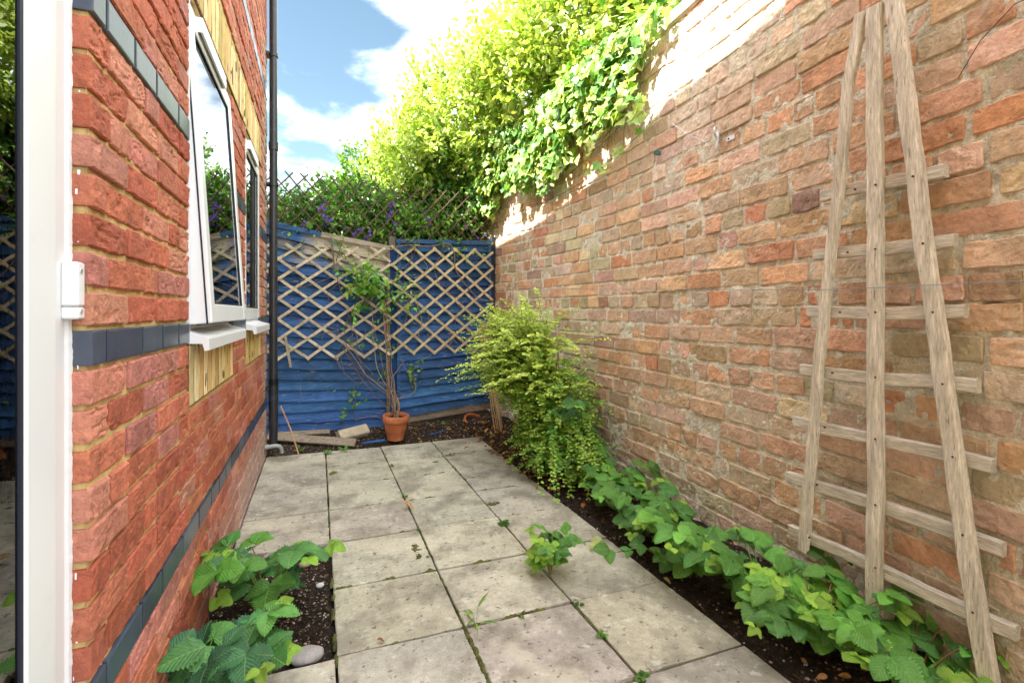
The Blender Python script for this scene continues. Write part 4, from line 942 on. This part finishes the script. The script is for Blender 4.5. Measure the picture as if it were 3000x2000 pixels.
# climber with purple flowers through the willow trellis
e = thing('purple_climber', 'climbing plant with small purple flowers growing through the willow trellis above the fence', 'climber'); ml, ms, mf = MB(), MB(), MB()
bl = [((x, YF+.30, 2.14 + .14*math.sin(x*5) - .03*x), (.26, .13, .27)) for x in np.arange(-.5, 1.75, .27)]
crown(ml, ms, bl, 1500, 7, T_O, (.05, .085), [(.12, .30, .05), (.19, .40, .07), (.30, .50, .10), (.06, .17, .04)], [4, 4, 2, 3], 9, up=.3)
crown(ml, ms, [((.1, YF+.1, 2.0), (.5, .06, .14)), ((1.1, YF+.05, 2.02), (.6, .08, .18))], 170, 6, T_O, (.04, .07), [(.13, .32, .05), (.26, .45, .08)], [3, 2], 19, up=.2)
g = np.random.default_rng(12)
for x in np.arange(-.4, 1.7, .3): ms.tube([(x, YF+.2, -.05), (x+.05, YF+.22, 1.0), (x+g.uniform(-.1, .1), YF+.2, 1.9)], .008, 5, 0, (.12, .08, .05))
fl = [(-.42, 2.29), (-.50, 2.12), (.03, 2.18), (.09, 2.06), (.33, 1.98), (.70, 2.22), (.73, 2.05), (1.06, 2.15), (-.13, 1.99), (1.52, 2.04), (1.62, 1.97), (.45, 1.92)]
for fx, fz in fl:
    mf = MB()
    n = int(g.integers(5, 11)); c = st(g.normal(fx, .028, n), g.normal(YF+.02, .03, n), g.normal(fz, .045, n)); k = 5
    for q in range(k):
        a = q*6.283/k; ax = st(np.full(n, math.cos(a)), np.full(n, -.25), np.full(n, math.sin(a))) + g.normal(0, .2, (n, 3))
        scatter(mf, T_S, c, ax, np.broadcast_to((0., -1, .1), (n, 3)), .020, pick(g, n, [(.17, .07, .50), (.26, .14, .62), (.11, .04, .35)], [3, 2, 1], .1))
    mf.build('flower_cluster', [M['petal']], e)
ms.build('stems', [M['bark']], e); ml.build('leaves', [M['leaf']], e)

# ivy spilling over the wall top
e = thing('wall_ivy', 'large-leaved ivy spilling over the top of the old brick wall in the sun', 'ivy'); ml, ms = MB(), MB(); g = np.random.default_rng(31)
pos, ax, up, sc, col = [], [], [], [], []
palI = [(.10, .27, .05), (.20, .42, .07), (.36, .52, .09), (.54, .64, .20), (.06, .17, .04)]
def strand(t0, L, out0, n_l, wts, seed, size=(.055, .095), lean=0):
    x0 = a_wall(t0); q = np.linspace(0, 1, 14); zt = 3.0
    drop = np.clip(q*1.25-.25, 0, 1); P = st(x0 + .22 - (.22+out0)*np.clip(q*4, 0, 1) + .03*np.sin(q*9+seed), t0 + lean*q + .05*np.sin(q*6+seed*2), zt + .07*np.sin(np.clip(q*4, 0, 1)*math.pi) - L*drop)
    P[:, 0] = np.where(P[:, 2] < 2.95, np.minimum(P[:, 0], a_wall(P[:, 1])-.03), P[:, 0])
    ms.tube(P, np.linspace(.004, .0016, 14), 5, 0, (.17, .07, .04) if g.random() < .5 else (.16, .14, .07), cap=False)
    i = g.uniform(.5, 13, n_l); b = st(*[np.interp(i, range(14), P[:, k]) for k in range(3)])
    d = nrmz(st(g.normal(-.9, .35, n_l), g.normal(-.1, .6, n_l), g.normal(-.1, .4, n_l))); p = b + d*g.uniform(.02, .09, (n_l, 1))
    pos.append(p); ax.append(nrmz(st(g.normal(-.35, .3, n_l), g.normal(-.1, .55, n_l), g.normal(-.75, .25, n_l)))); up.append(st(g.normal(-1, .3, n_l), g.normal(-.25, .4, n_l), g.normal(.45, .3, n_l)))
    sc.append(g.uniform(*size, n_l)); col.append(pick(g, n_l, palI, wts, .1))
for k in range(300):
    t0 = g.uniform(2.78, 6.3); edge = np.clip((t0-2.75)/.5, 0, 1)
    prof = .30 + .38*edge + .10*math.sin(t0*5.1) + .06*math.sin(t0*13)
    L = prof*g.uniform(.25, 1.05); strand(t0, L, g.uniform(.02, .10)*(.4+edge), int(10 + 26*L), [2, 3, 3, 3, 1.5], k)
for t0, L in ((2.66, .62), (2.70, .70), (2.74, .50), (2.45, .12), (2.52, .16), (2.60, .20), (2.86, .78), (3.05, .82), (3.3, .80)):
    strand(t0, L, .05, int(9+12*L), [1, 3, 4, 3, .3], int(t0*100), (.055, .09))
for k in range(1300):      # the cap along the wall top and leaning forward
    t0 = g.uniform(2.5, 6.2); pp = np.array((a_wall(t0) + g.uniform(-.05, .55), t0, 3.0 + abs(g.normal(0, .14)) + .10*(t0 > 3)))
    if t0 < 2.95: pp[0] = max(pp[0], a_wall(t0)+.04)
    pos.append(pp[None]); ax.append(nrmz(g.normal(0, 1, (1, 3))*(1, 1, .4) + (-.5, 0, -.2))); up.append(np.array((-.5, -.2, 1.))[None] + g.normal(0, .35, (1, 3))); sc.append(g.uniform(.05, .09, 1)); col.append(pick(g, 1, palI, [2, 3, 4, 4, 1], .1))
scatter(ml, T_I, np.concatenate(pos), np.concatenate(ax), np.concatenate(up), np.concatenate(sc), np.concatenate(col))
for k in range(14):
    t0 = g.uniform(5.35, 6.2); x = a_wall(t0)-.03; q = np.linspace(0, 1, 12); ms.tube(st(x + .02*np.sin(q*9+k) - .03, t0 + .12*np.sin(q*4+k), 1.3 + 1.6*q), np.linspace(.014, .007, 12), 6, 0, (.16, .10, .06))
q = np.linspace(0, 1, 24)
for a, b_, s_ in (((2.68, 2.33), (4.75, 2.22), .10), ((2.75, 2.52), (3.6, 2.40), .05), ((3.0, 2.5), (3.9, 2.28), .04)):
    tt = a[0]*(1-q)+b_[0]*q; ms.tube(st(a_wall(tt)-.02, tt, a[1]*(1-q)+b_[1]*q - s_*np.sin(q*math.pi)), .0022, 5, 0, (.14, .07, .05))
ms.build('stems', [M['bark']], e, True); ml.build('leaves', [M['ivy']], e)

# ---------------- pot with its climber ----------------
def pot(x, y, z, h, r0, r1, name, label, tilt=0, soilm=True):
    e = thing(name, label, 'plant pot', loc=(x, y, z)); e.rotation_euler = (tilt, tilt*.4, 0)
    pr = [(0, 0), (r0, 0), (r0+.002, .006)]; n = 9
    for k in range(n): f = k/(n-1); pr.append((r0+(r1*.90-r0)*f, .01+(h*.74-.01)*f))
    for f in (.40, .46, .52):
        zz = h*f; rr = r0+(r1*.90-r0)*(zz/(h*.74)); pr += [(rr, zz-.004), (rr+.002, zz-.002), (rr+.002, zz+.002), (rr, zz+.004)]
    pr = sorted(pr, key=lambda p: p[1]); pr += [(r1*.99, h*.75), (r1, h*.78), (r1, h*.985), (r1-.004, h), (r1-.016, h), (r1-.018, h*.985), (r1-.022, h*.80)]
    mb = MB(); k = 40; th = np.arange(k+1)*2*math.pi/k; pa = np.array(pr); mb.grid(st(pa[:, 0][:, None]*np.cos(th), pa[:, 0][:, None]*np.sin(th), pa[:, 1][:, None]+0*th), 0, flip=False)
    mb.build('clay_pot', [M['terracotta']], e, True)
    if soilm:
        mb = MB(); rr = np.linspace(0, r1-.02, 8); mb.grid(st(rr[:, None]*np.cos(th), rr[:, None]*np.sin(th), h*.86 + .006*vn(st(rr[:, None]*np.cos(th), rr[:, None]*np.sin(th), 0*rr[:, None]), 40, 2)), 0, flip=True); mb.build('compost', [M['soil']], e, True)
    return e
PX, PY = .655, 4.665
pot(PX, PY, .012, .225, .072, .118, 'plant_pot', 'terracotta pot with ringed lines, holding the tall climber in front of the blue fence', .06)
pot(1.50, 5.16, -.13, .20, .075, .115, 'plant_pot', 'half-buried terracotta pot showing under the right blue fence panel', .5)
e = thing('potted_climber', 'climber with bare twisted stems and a leafy clump, growing from the terracotta pot', 'climber'); ms, ml = MB(), MB(); g = np.random.default_rng(17)
def curve(pts, n=30, wob=.01, f=7, s=0):
    P = np.array(pts, float); m = len(P); q = np.linspace(0, m-1, n); i = np.clip(q.astype(int), 0, m-2); u = (q-i)[:, None]
    p0 = P[np.clip(i-1, 0, m-1)]; p1 = P[i]; p2 = P[i+1]; p3 = P[np.clip(i+2, 0, m-1)]
    Q = .5*((2*p1) + (-p0+p2)*u + (2*p0-5*p1+4*p2-p3)*u*u + (-p0+3*p1-3*p2+p3)*u**3)
    return Q + wob*st(vn(Q, f, s), vn(Q, f, s+1), vn(Q, f, s+2))
bk = [(.30, .20, .12), (.24, .15, .09), (.36, .26, .16)]
tops = [[(.62, 4.86, .75), (.60, 4.95, 1.30)], [(.66, 4.84, .70), (.62, 4.96, 1.32)], [(.52, 4.88, .70), (.46, 5.0, 1.35)], [(.44, 4.90, .55), (.20, 5.02, .95), (-.05, 5.03, 1.12)],
        [(.60, 4.84, .55), (.50, 4.95, 1.0), (.42, 5.02, 1.38)], [(.70, 4.86, .6), (.66, 4.95, 1.05), (.70, 5.03, 1.45)]]
for k in range(11):
    tp = tops[(0, 1, 3, 4, 0, 2, 1, 3)[k % 8]] if k < 8 else [(PX + g.normal(0, .12), PY+.14, g.uniform(.38, .55)), (PX+g.normal(0, .2), PY+.3, g.uniform(.5, .8))]
    pts = [(PX+g.normal(0, .03), PY+g.normal(0, .02), .20), (PX+g.normal(0, .03), PY+.05, .36)] + [tuple(np.array(p)+g.normal(0, .022, 3)) for p in tp]
    P = curve(pts, 34, .014, 8, k); r = .0085 if k < 2 else g.uniform(.003, .0055); ms.tube(P, np.linspace(r, r*.45, 34), 6, 0, bk[k % 3])
dry = []
for k in range(30):      # dry tendrils draped over the fence
    x = g.uniform(-.35, 1.6); z = g.uniform(.9, 1.95); pts = [(x, YF-.12, z)]
    for q in range(4): pts.append((pts[-1][0]+g.normal(0, .12), YF-.11+g.normal(0, .02), pts[-1][2]-g.uniform(.0, .18)))
    ms.tube(curve(pts, 22, .015, 8, k), g.uniform(.0012, .0028), 4, 0, (.36, .28, .19) if k % 2 else (.2, .13, .08))
def fp(x, y, t=YF-.12):
    tt = math.tan(math.atan((x-1176)/1152) + YAW); a = tt*t; d = a*math.sin(YAW)+t*math.cos(YAW); return (a, t, EYE-(y-718)*d/1152)
for pts, r in (([fp(870, 590), fp(900, 572), fp(935, 563), fp(985, 566), fp(1030, 560), fp(1043, 580), fp(1045, 615), fp(1062, 645), fp(1100, 685), fp(1140, 690, 4.9), fp(1175, 690, 4.7)], .006),
               ([fp(760, 545), fp(765, 600), fp(775, 640), fp(790, 690)], .004), ([fp(640, 640), fp(690, 660), fp(770, 632), fp(840, 600)], .003), ([fp(745, 560), fp(800, 600), fp(850, 650)], .004),
               ([fp(790, 800), fp(830, 870), fp(860, 905), fp(890, 940, 4.8)], .004), ([fp(770, 815), fp(785, 850), fp(820, 880), fp(836, 873)], .003), ([fp(690, 885), fp(692, 905), fp(700, 925)], .002),
               ([fp(815, 965, 4.8), fp(850, 955, 4.75), fp(880, 962, 4.7), fp(900, 975, 4.66)], .003), ([fp(820, 700), fp(850, 690), fp(870, 665)], .005), ([fp(960, 700), fp(968, 740), fp(958, 780)], .0035),
               ([fp(915, 640), fp(940, 690), fp(930, 745)], .003), ([fp(1010, 655), fp(1000, 610), fp(1030, 570)], .003)):
    ms.tube(curve(pts, 30, .006, 9, int(r*1e4)), np.linspace(r, r*.6, 30), 6, 0, bk[int(r*1e4) % 3])
bl = [((.50, 5.0, 1.46), (.17, .10, .12)), ((.60, 4.98, 1.36), (.14, .10, .12)), ((.36, 5.02, 1.50), (.10, .06, .07)), ((.70, 5.0, 1.30), (.10, .08, .09)), ((.40, 5.0, 1.30), (.12, .08, .08))]
crown(ml, ms, bl, 90, 6, T_O, (.045, .08), [(.15, .38, .06), (.24, .48, .08), (.38, .58, .11)], [3, 3, 1], 22, up=.3)
crown(ml, None, [((.62, 4.9, .85), (.10, .06, .35)), ((.40, 4.95, .70), (.12, .06, .3))], 14, 4, T_O, (.04, .06), [(.14, .34, .05)], [1], 23)
crown(ml, ms, [(fp(765, 590), (.10, .05, .10)), (fp(700, 580), (.05, .04, .04)), (fp(1040, 590), (.12, .05, .08))], 14, 4, T_O, (.035, .055), [(.2, .4, .06)], [1], 25)
for a, b, n in ((fp(812, 905), .09, 9), (fp(810, 930), .06, 6), (fp(785, 960), .05, 5), (fp(945, 845), .07, 8), (fp(950, 880), .06, 5), (fp(965, 850), .05, 5), (fp(1015, 985, 5.0), .05, 5)):
    p = np.array(a) + g.normal(0, b*.5, (n, 3))*(1, .3, 1); scatter(ml, T_O, p, g.normal(0, 1, (n, 3)), np.array((0, -1., .5))+g.normal(0, .3, (n, 3)), g.uniform(.04, .06, n), pick(g, n, [(.15, .38, .05), (.26, .46, .07)], [2, 1], .1))
    ms.tube(curve([tuple(np.array(a)+(0, .02, -.14)), tuple(np.array(a)+(.02, .01, -.05)), tuple(np.array(a)+(0, 0, .08))], 10, .008), .002, 4, 0, (.2, .22, .08))
ms.build('stems', [M['bark']], e, True); ml.build('leaves', [M['leaf']], e)

# ---------------- canes, planks, stones, leaves ----------------
g = np.random.default_rng(33)
for k in range(13):
    x0, y0 = 1.60 + .008*k + g.normal(0, .006), 4.62 + g.normal(0, .03) + (k % 3)*.012; x1 = x0 - .035 + g.normal(0, .008); y1 = 5.02 + g.normal(0, .02); h = 1.02 + g.normal(0, .03)
    t = np.linspace(0, 1, 22); P = st(x0+(x1-x0)*t + .004*np.sin(t*5+k), y0+(y1-y0)*t, .0 + h*t); r = .0042 + .0011*(np.arange(22) % 5 == 0)
    mb = MB(); mb.tube(P, r, 7, 0, np.array((.52, .34, .19))*g.uniform(.75, 1.2)); o = mb.build('bamboo_cane', [M['cane']], None, True)
    tag(o, 'one of the thin tan canes bunched in the corner behind the golden shrub', 'cane', 'bunch of thin canes in the fence corner')
mb = MB(); a, b = fp(645, 932, 4.78), fp(686, 1034, 4.50); mb.tube([a, ((a[0]+b[0])/2+.004, (a[1]+b[1])/2, (a[2]+b[2])/2), (b[0], b[1], .0)], .0062, 8, 0, (.50, .27, .13)); tag(mb.build('garden_cane', [M['cane']], None, True), 'thin reddish-brown stick leaning in the corner beside the drainpipe', 'stick')
mb = MB(); mb.bar((-.42, 4.93, .075), (.30, 4.60, .03), .075, .022, (0, -.75, .66), seg=14, wob=.003); tag(mb.build('plank', [M['plank']]), 'long split grey plank lying on the soil below the left fence panel', 'plank')
mb = MB(); mb.bar((-.40, 5.06, .055), (.10, 5.02, .05), .05, .02, (0, -.6, .8), seg=10, wob=.003); tag(mb.build('plank', [M['plank']]), 'short brown board behind the long grey plank', 'plank')
mb = MB(); mb.bar((.17, 4.76, .055), (.42, 4.86, .075), .10, .075, (0.2, -.7, .7), seg=8, wob=.003); tag(mb.build('timber_block', [material('sawn_timber', (.52, .44, .31), rough=.85, var=((14, .75, 1.15),), bump=[(30, .5, .004)])]), 'thick pale timber offcut lying left of the terracotta pot', 'wood block')
mb = MB(); mb.bar((.36, 4.60, .018), (.56, 4.64, .022), .03, .008, (0, -.2, 1), 0, (.03, .12, .34), seg=5, wob=.002); tag(mb.build('wood_splinter', [M['blue_wood']]), 'blue painted splinter of fence board on the soil, left of the pot', 'wood splinter')
mb = MB(); mb.bar((.98, 4.72, .012), (1.15, 4.80, .018), .022, .006, (0, -.2, 1), 0, (.03, .10, .28), seg=5, wob=.002); tag(mb.build('wood_splinter', [M['blue_wood']]), 'blue painted splinter on the soil to the right of the pot', 'wood splinter')
def stone(x, y, r, c, label, sx=1.3, sz=.6, name='pebble', z=0, grp='rounded stones in the soil gap'):
    g = np.random.default_rng(int(abs(x*1000)+y*100)); th = np.linspace(0, 2*math.pi, 25); ph = np.linspace(-math.pi/2, math.pi/2, 13); D = st(np.cos(ph)[:, None]*np.cos(th), np.cos(ph)[:, None]*np.sin(th), np.sin(ph)[:, None]+0*th)
    R = r*(1+.10*vn(D, 1.6, int(x*99)+3)); mb = MB(); mb.grid(D*R[..., None]*(sx, 1, sz)+(x, y, z), 0, c); o = mb.build(name, [M['stone']], None, True); return tag(o, label, 'stone', grp)
for px_, py_, r, c, lb, sx, sz in ((541, 1298, .024, (.50, .45, .36), 'pale cream pebble by the house wall, just in front of the left paving slab', 1.3, .6), (622, 1281, .030, (.34, .27, .24), 'pinkish-grey rounded stone at the front edge of the left paving slab', 1.25, .6),
    (705, 1511, .042, (.33, .30, .28), 'largest grey stone, at the bottom corner of the soil gap', 1.35, .55), (700, 1298, .022, (.36, .26, .21), 'brownish pebble at the far right corner of the soil gap', 1.2, .6), (585, 1300, .016, (.42, .30, .22), 'small tan pebble between the two larger stones of the soil gap', 1.2, .6),
    (735, 1345, .014, (.62, .62, .60), 'small white stone near the right side of the soil gap', 1.2, .7)):
    x, y = gp(px_, py_, -.015); stone(x, y, r, c, lb, sx, sz, z=-.015+r*.25)
mb = MB(); x, y = gp(490, 1335, 0); mb.tube([(x-.02, y, .0), (x+.05, y+.012, .004)], .014, 12, 0, (1, 1, 1)); tag(mb.build('pipe_offcut', [M['upvc']], None, True), 'short white plastic pipe end poking out at the foot of the house wall', 'pipe end')
def chips(name, n, box, label, sizes, pal, wts, seed, zf=None):
    g = np.random.default_rng(seed); x = g.uniform(box[0], box[1], n); y = g.uniform(box[2], box[3], n); z = soil_z(x, y); mb = MB()
    V = np.array([(1, 0, 0), (.3, .9, 0), (-.8, .5, 0), (-.7, -.6, 0), (.4, -.8, 0), (0, 0, .55)]); F = np.array([(0, 1, 5), (1, 2, 5), (2, 3, 5), (3, 4, 5), (4, 0, 5)])
    scatter(mb, (V, F, V[:, :2]), st(x, y, z+.001), g.normal(0, 1, (n, 3))*(1, 1, .25), np.array((0, 0, 1.))+g.normal(0, .35, (n, 3)), g.uniform(*sizes, n)*g.uniform(.4, 1, n), pick(g, n, pal, wts, .15))
    o = mb.build(name, [M['bits']]); return tag(o, label, 'chips', kind='stuff')
cp = [(.42, .38, .32), (.55, .53, .48), (.22, .15, .10), (.11, .07, .045), (.30, .2, .15)]
chips('soil_chips', 1500, (-.39, .04, 1.84, 2.68), 'pale shell and bark chips scattered over the soil gap', (.003, .009), cp, [1.2, .9, 4, 6, 2], 1)
chips('soil_chips', 2600, (1.41, 1.9, .7, 4.4), 'bark and grit on the soil strip below the old wall', (.003, .010), cp, [1, .7, 5, 6, 2], 2)
chips('soil_chips', 2600, (-.38, 1.75, 4.53, 5.25), 'bark and twig bits on the soil below the fence', (.004, .013), cp, [1.4, .8, 5, 6, 3], 3)
def litter(n, fx, fy, seed, label):
    g = np.random.default_rng(seed); x, y = fx(g, n), fy(g, n); z = np.where((x < 1.40) & (y < 4.5), .006, soil_z(x, y)+.010); mb = MB()
    scatter(mb, tmpl_oval(.27, 5, .5, .35, .35), st(x, y, z), g.normal(0, 1, (n, 3))*(1, 1, .2), np.array((0, 0, 1.))+g.normal(0, .5, (n, 3)), g.uniform(.025, .06, n), pick(g, n, [(.34, .15, .05), (.24, .11, .05), (.42, .24, .09), (.14, .07, .04), (.5, .38, .12)], [4, 4, 3, 3, 1], .15))
    tag(mb.build('leaf_litter', [M['deadleaf']]), label, 'leaf litter', kind='stuff')
litter(330, lambda g, n: np.clip(g.normal(1.55, .12, n), 1.37, 1.88), lambda g, n: g.uniform(3.0, 4.75, n), 5, 'dry orange-brown leaves under the golden shrub')
litter(110, lambda g, n: g.uniform(.8, 1.75, n), lambda g, n: g.uniform(4.55, 5.1, n), 6, 'dry leaves under the right fence panel')
litter(60, lambda g, n: g.uniform(1.42, 1.85, n), lambda g, n: g.uniform(.8, 3.0, n), 7, 'dead leaves among the bramble row')
def fallen(px_, py_, size, c, label, seed):
    x, y = gp(px_, py_); g = np.random.default_rng(seed); mb = MB(); V, F, uv = tmpl_oval(.30, 8, .7, .5, .5); V = V*size; a = g.uniform(0, 6.28); R = np.array([[math.cos(a), -math.sin(a), 0], [math.sin(a), math.cos(a), 0], [0, 0, 1]])
    V = V@R.T; V[:, 2] -= V[:, 2].min(); mb.add(V+(x, y, .002), F, 0, c, uv); tag(mb.build('fallen_leaf', [M['deadleaf']], None, True), label, 'leaf', 'fallen leaves on the paving')
fallen(923, 1170, .075, (.50, .27, .12), 'curled orange-brown leaf on the paving near the left centre joint', 4)
fallen(1382, 1256, .085, (.42, .46, .16), 'yellow-green fallen leaf on the right paving slab beside the brambles', 6)
fallen(1076, 1034, .05, (.30, .13, .06), 'brown leaf on the farthest right paving slab', 8)
fallen(882, 1046, .03, (.36, .14, .06), 'tiny reddish leaf on the farthest paving row', 9)
fallen(866, 1478, .028, (.22, .09, .05), 'small dark dead leaf on the joint at the lower left of the paving', 10)
fallen(1262, 1312, .04, (.42, .17, .06), 'small orange leaf right of the bramble seedling', 11)
fallen(1252, 1040, .04, (.2, .12, .07), 'dark curled leaf on the paving edge near the litter', 12)
# moss: low mounds that break through the slab surface with a ragged outline
mb = MB(); g = np.random.default_rng(2)
def moss(x, y, rx, ry, h=.006, ang=0):
    n = 26; s = np.linspace(-1, 1, n); U, V = np.meshgrid(s, s); X = U*rx*math.cos(ang)-V*ry*math.sin(ang); Y = U*rx*math.sin(ang)+V*ry*math.cos(ang); r2 = U*U+V*V
    Z = h*(1.0-1.3*r2 + .9*vn(st(X+x, Y+y, X*0), 55, 7) + .6*vn(st(X+x, Y+y, X*0), 150, 8)) - .004
    mb.grid(st(X+x, Y+y, np.maximum(Z, -.012)), 0, pick(g, 1, [(.13, .14, .035), (.09, .085, .03)], [2, 1], .1)[0])
for px_, py_, rx, ry in ((955, 1256, .03, .06), (962, 1278, .02, .04), (1080, 1096, .10, .04), (765, 1086, .03, .05), (1020, 1047, .10, .02), (1130, 1155, .05, .035), (900, 1068, .02, .05), (760, 1168, .02, .05), (1000, 1060, .04, .02)):
    x, y = gp(px_, py_); moss(x, y, rx, ry)
for xj in (.506, .956, .056):
    for k in range(24):
        y = g.uniform(1.6, 4.5); moss(xj+g.normal(0, .002), y, g.uniform(.004, .009), g.uniform(.015, .05), .007)
for y in np.arange(1.42, 1.80, .03): moss(.506, y, .010, .03, .010)
for yj in YR[7:]:
    for k in range(7): moss(g.uniform(.1, 1.35), yj+g.normal(0, .002), g.uniform(.015, .05), g.uniform(.004, .008), .006)
tag(mb.build('moss', [M['moss']], None, True), 'green moss in the paving joints and in patches on the slabs', 'moss', kind='stuff')
# a neighbour's brick outbuilding far behind the fence
e = thing('outbuilding', 'orange brick outbuilding glimpsed through the trellis at the far left', 'building', loc=(-1.6, 10.5, 0)); mb = MB(); g = np.random.default_rng(3); Rs = []
for k in range(36):
    u = -3.6 - (.11 if k % 2 else 0)
    while u < .25: Rs.append((max(u, -3.6), min(u+.215, .3), k*.075+.005, k*.075+.07)); u += .225
Rs = np.array([r for r in Rs if r[1]-r[0] > .02]); ml_ = lambda U, V, D: st(U+1.6, -D-1.0, V)
brick_field(mb, Rs, ml_, 6, 6, pick(g, len(Rs), [(.48, .19, .09), (.42, .16, .08)], [1, 1], .1), 0, seed=5); mb.box((-2.0, -.992, -.1), (1.89, 2.0, 2.72), 1); mb.build('wall', [M['old_brick'], M['old_mortar']], e)
mb = MB(); mb.add([(-2.1, -1.1, 2.72), (1.98, -1.1, 2.72), (1.98, 2.1, 2.72), (-2.1, 2.1, 2.72), (-2.1, .5, 3.3), (1.98, .5, 3.3)], [[0, 1, 5, 4], [2, 3, 4, 5], [3, 2, 1, 0]]); mb.add([(-2.1, -1.1, 2.72), (-2.1, 2.1, 2.72), (-2.1, .5, 3.3), (1.98, -1.1, 2.72), (1.98, 2.1, 2.72), (1.98, .5, 3.3)], [[0, 2, 1], [3, 4, 5]]); mb.build('roof', [M['tile']], e)
print('OBJS', len(bpy.data.objects), 'verts', sum(len(m.vertices) for m in bpy.data.meshes))
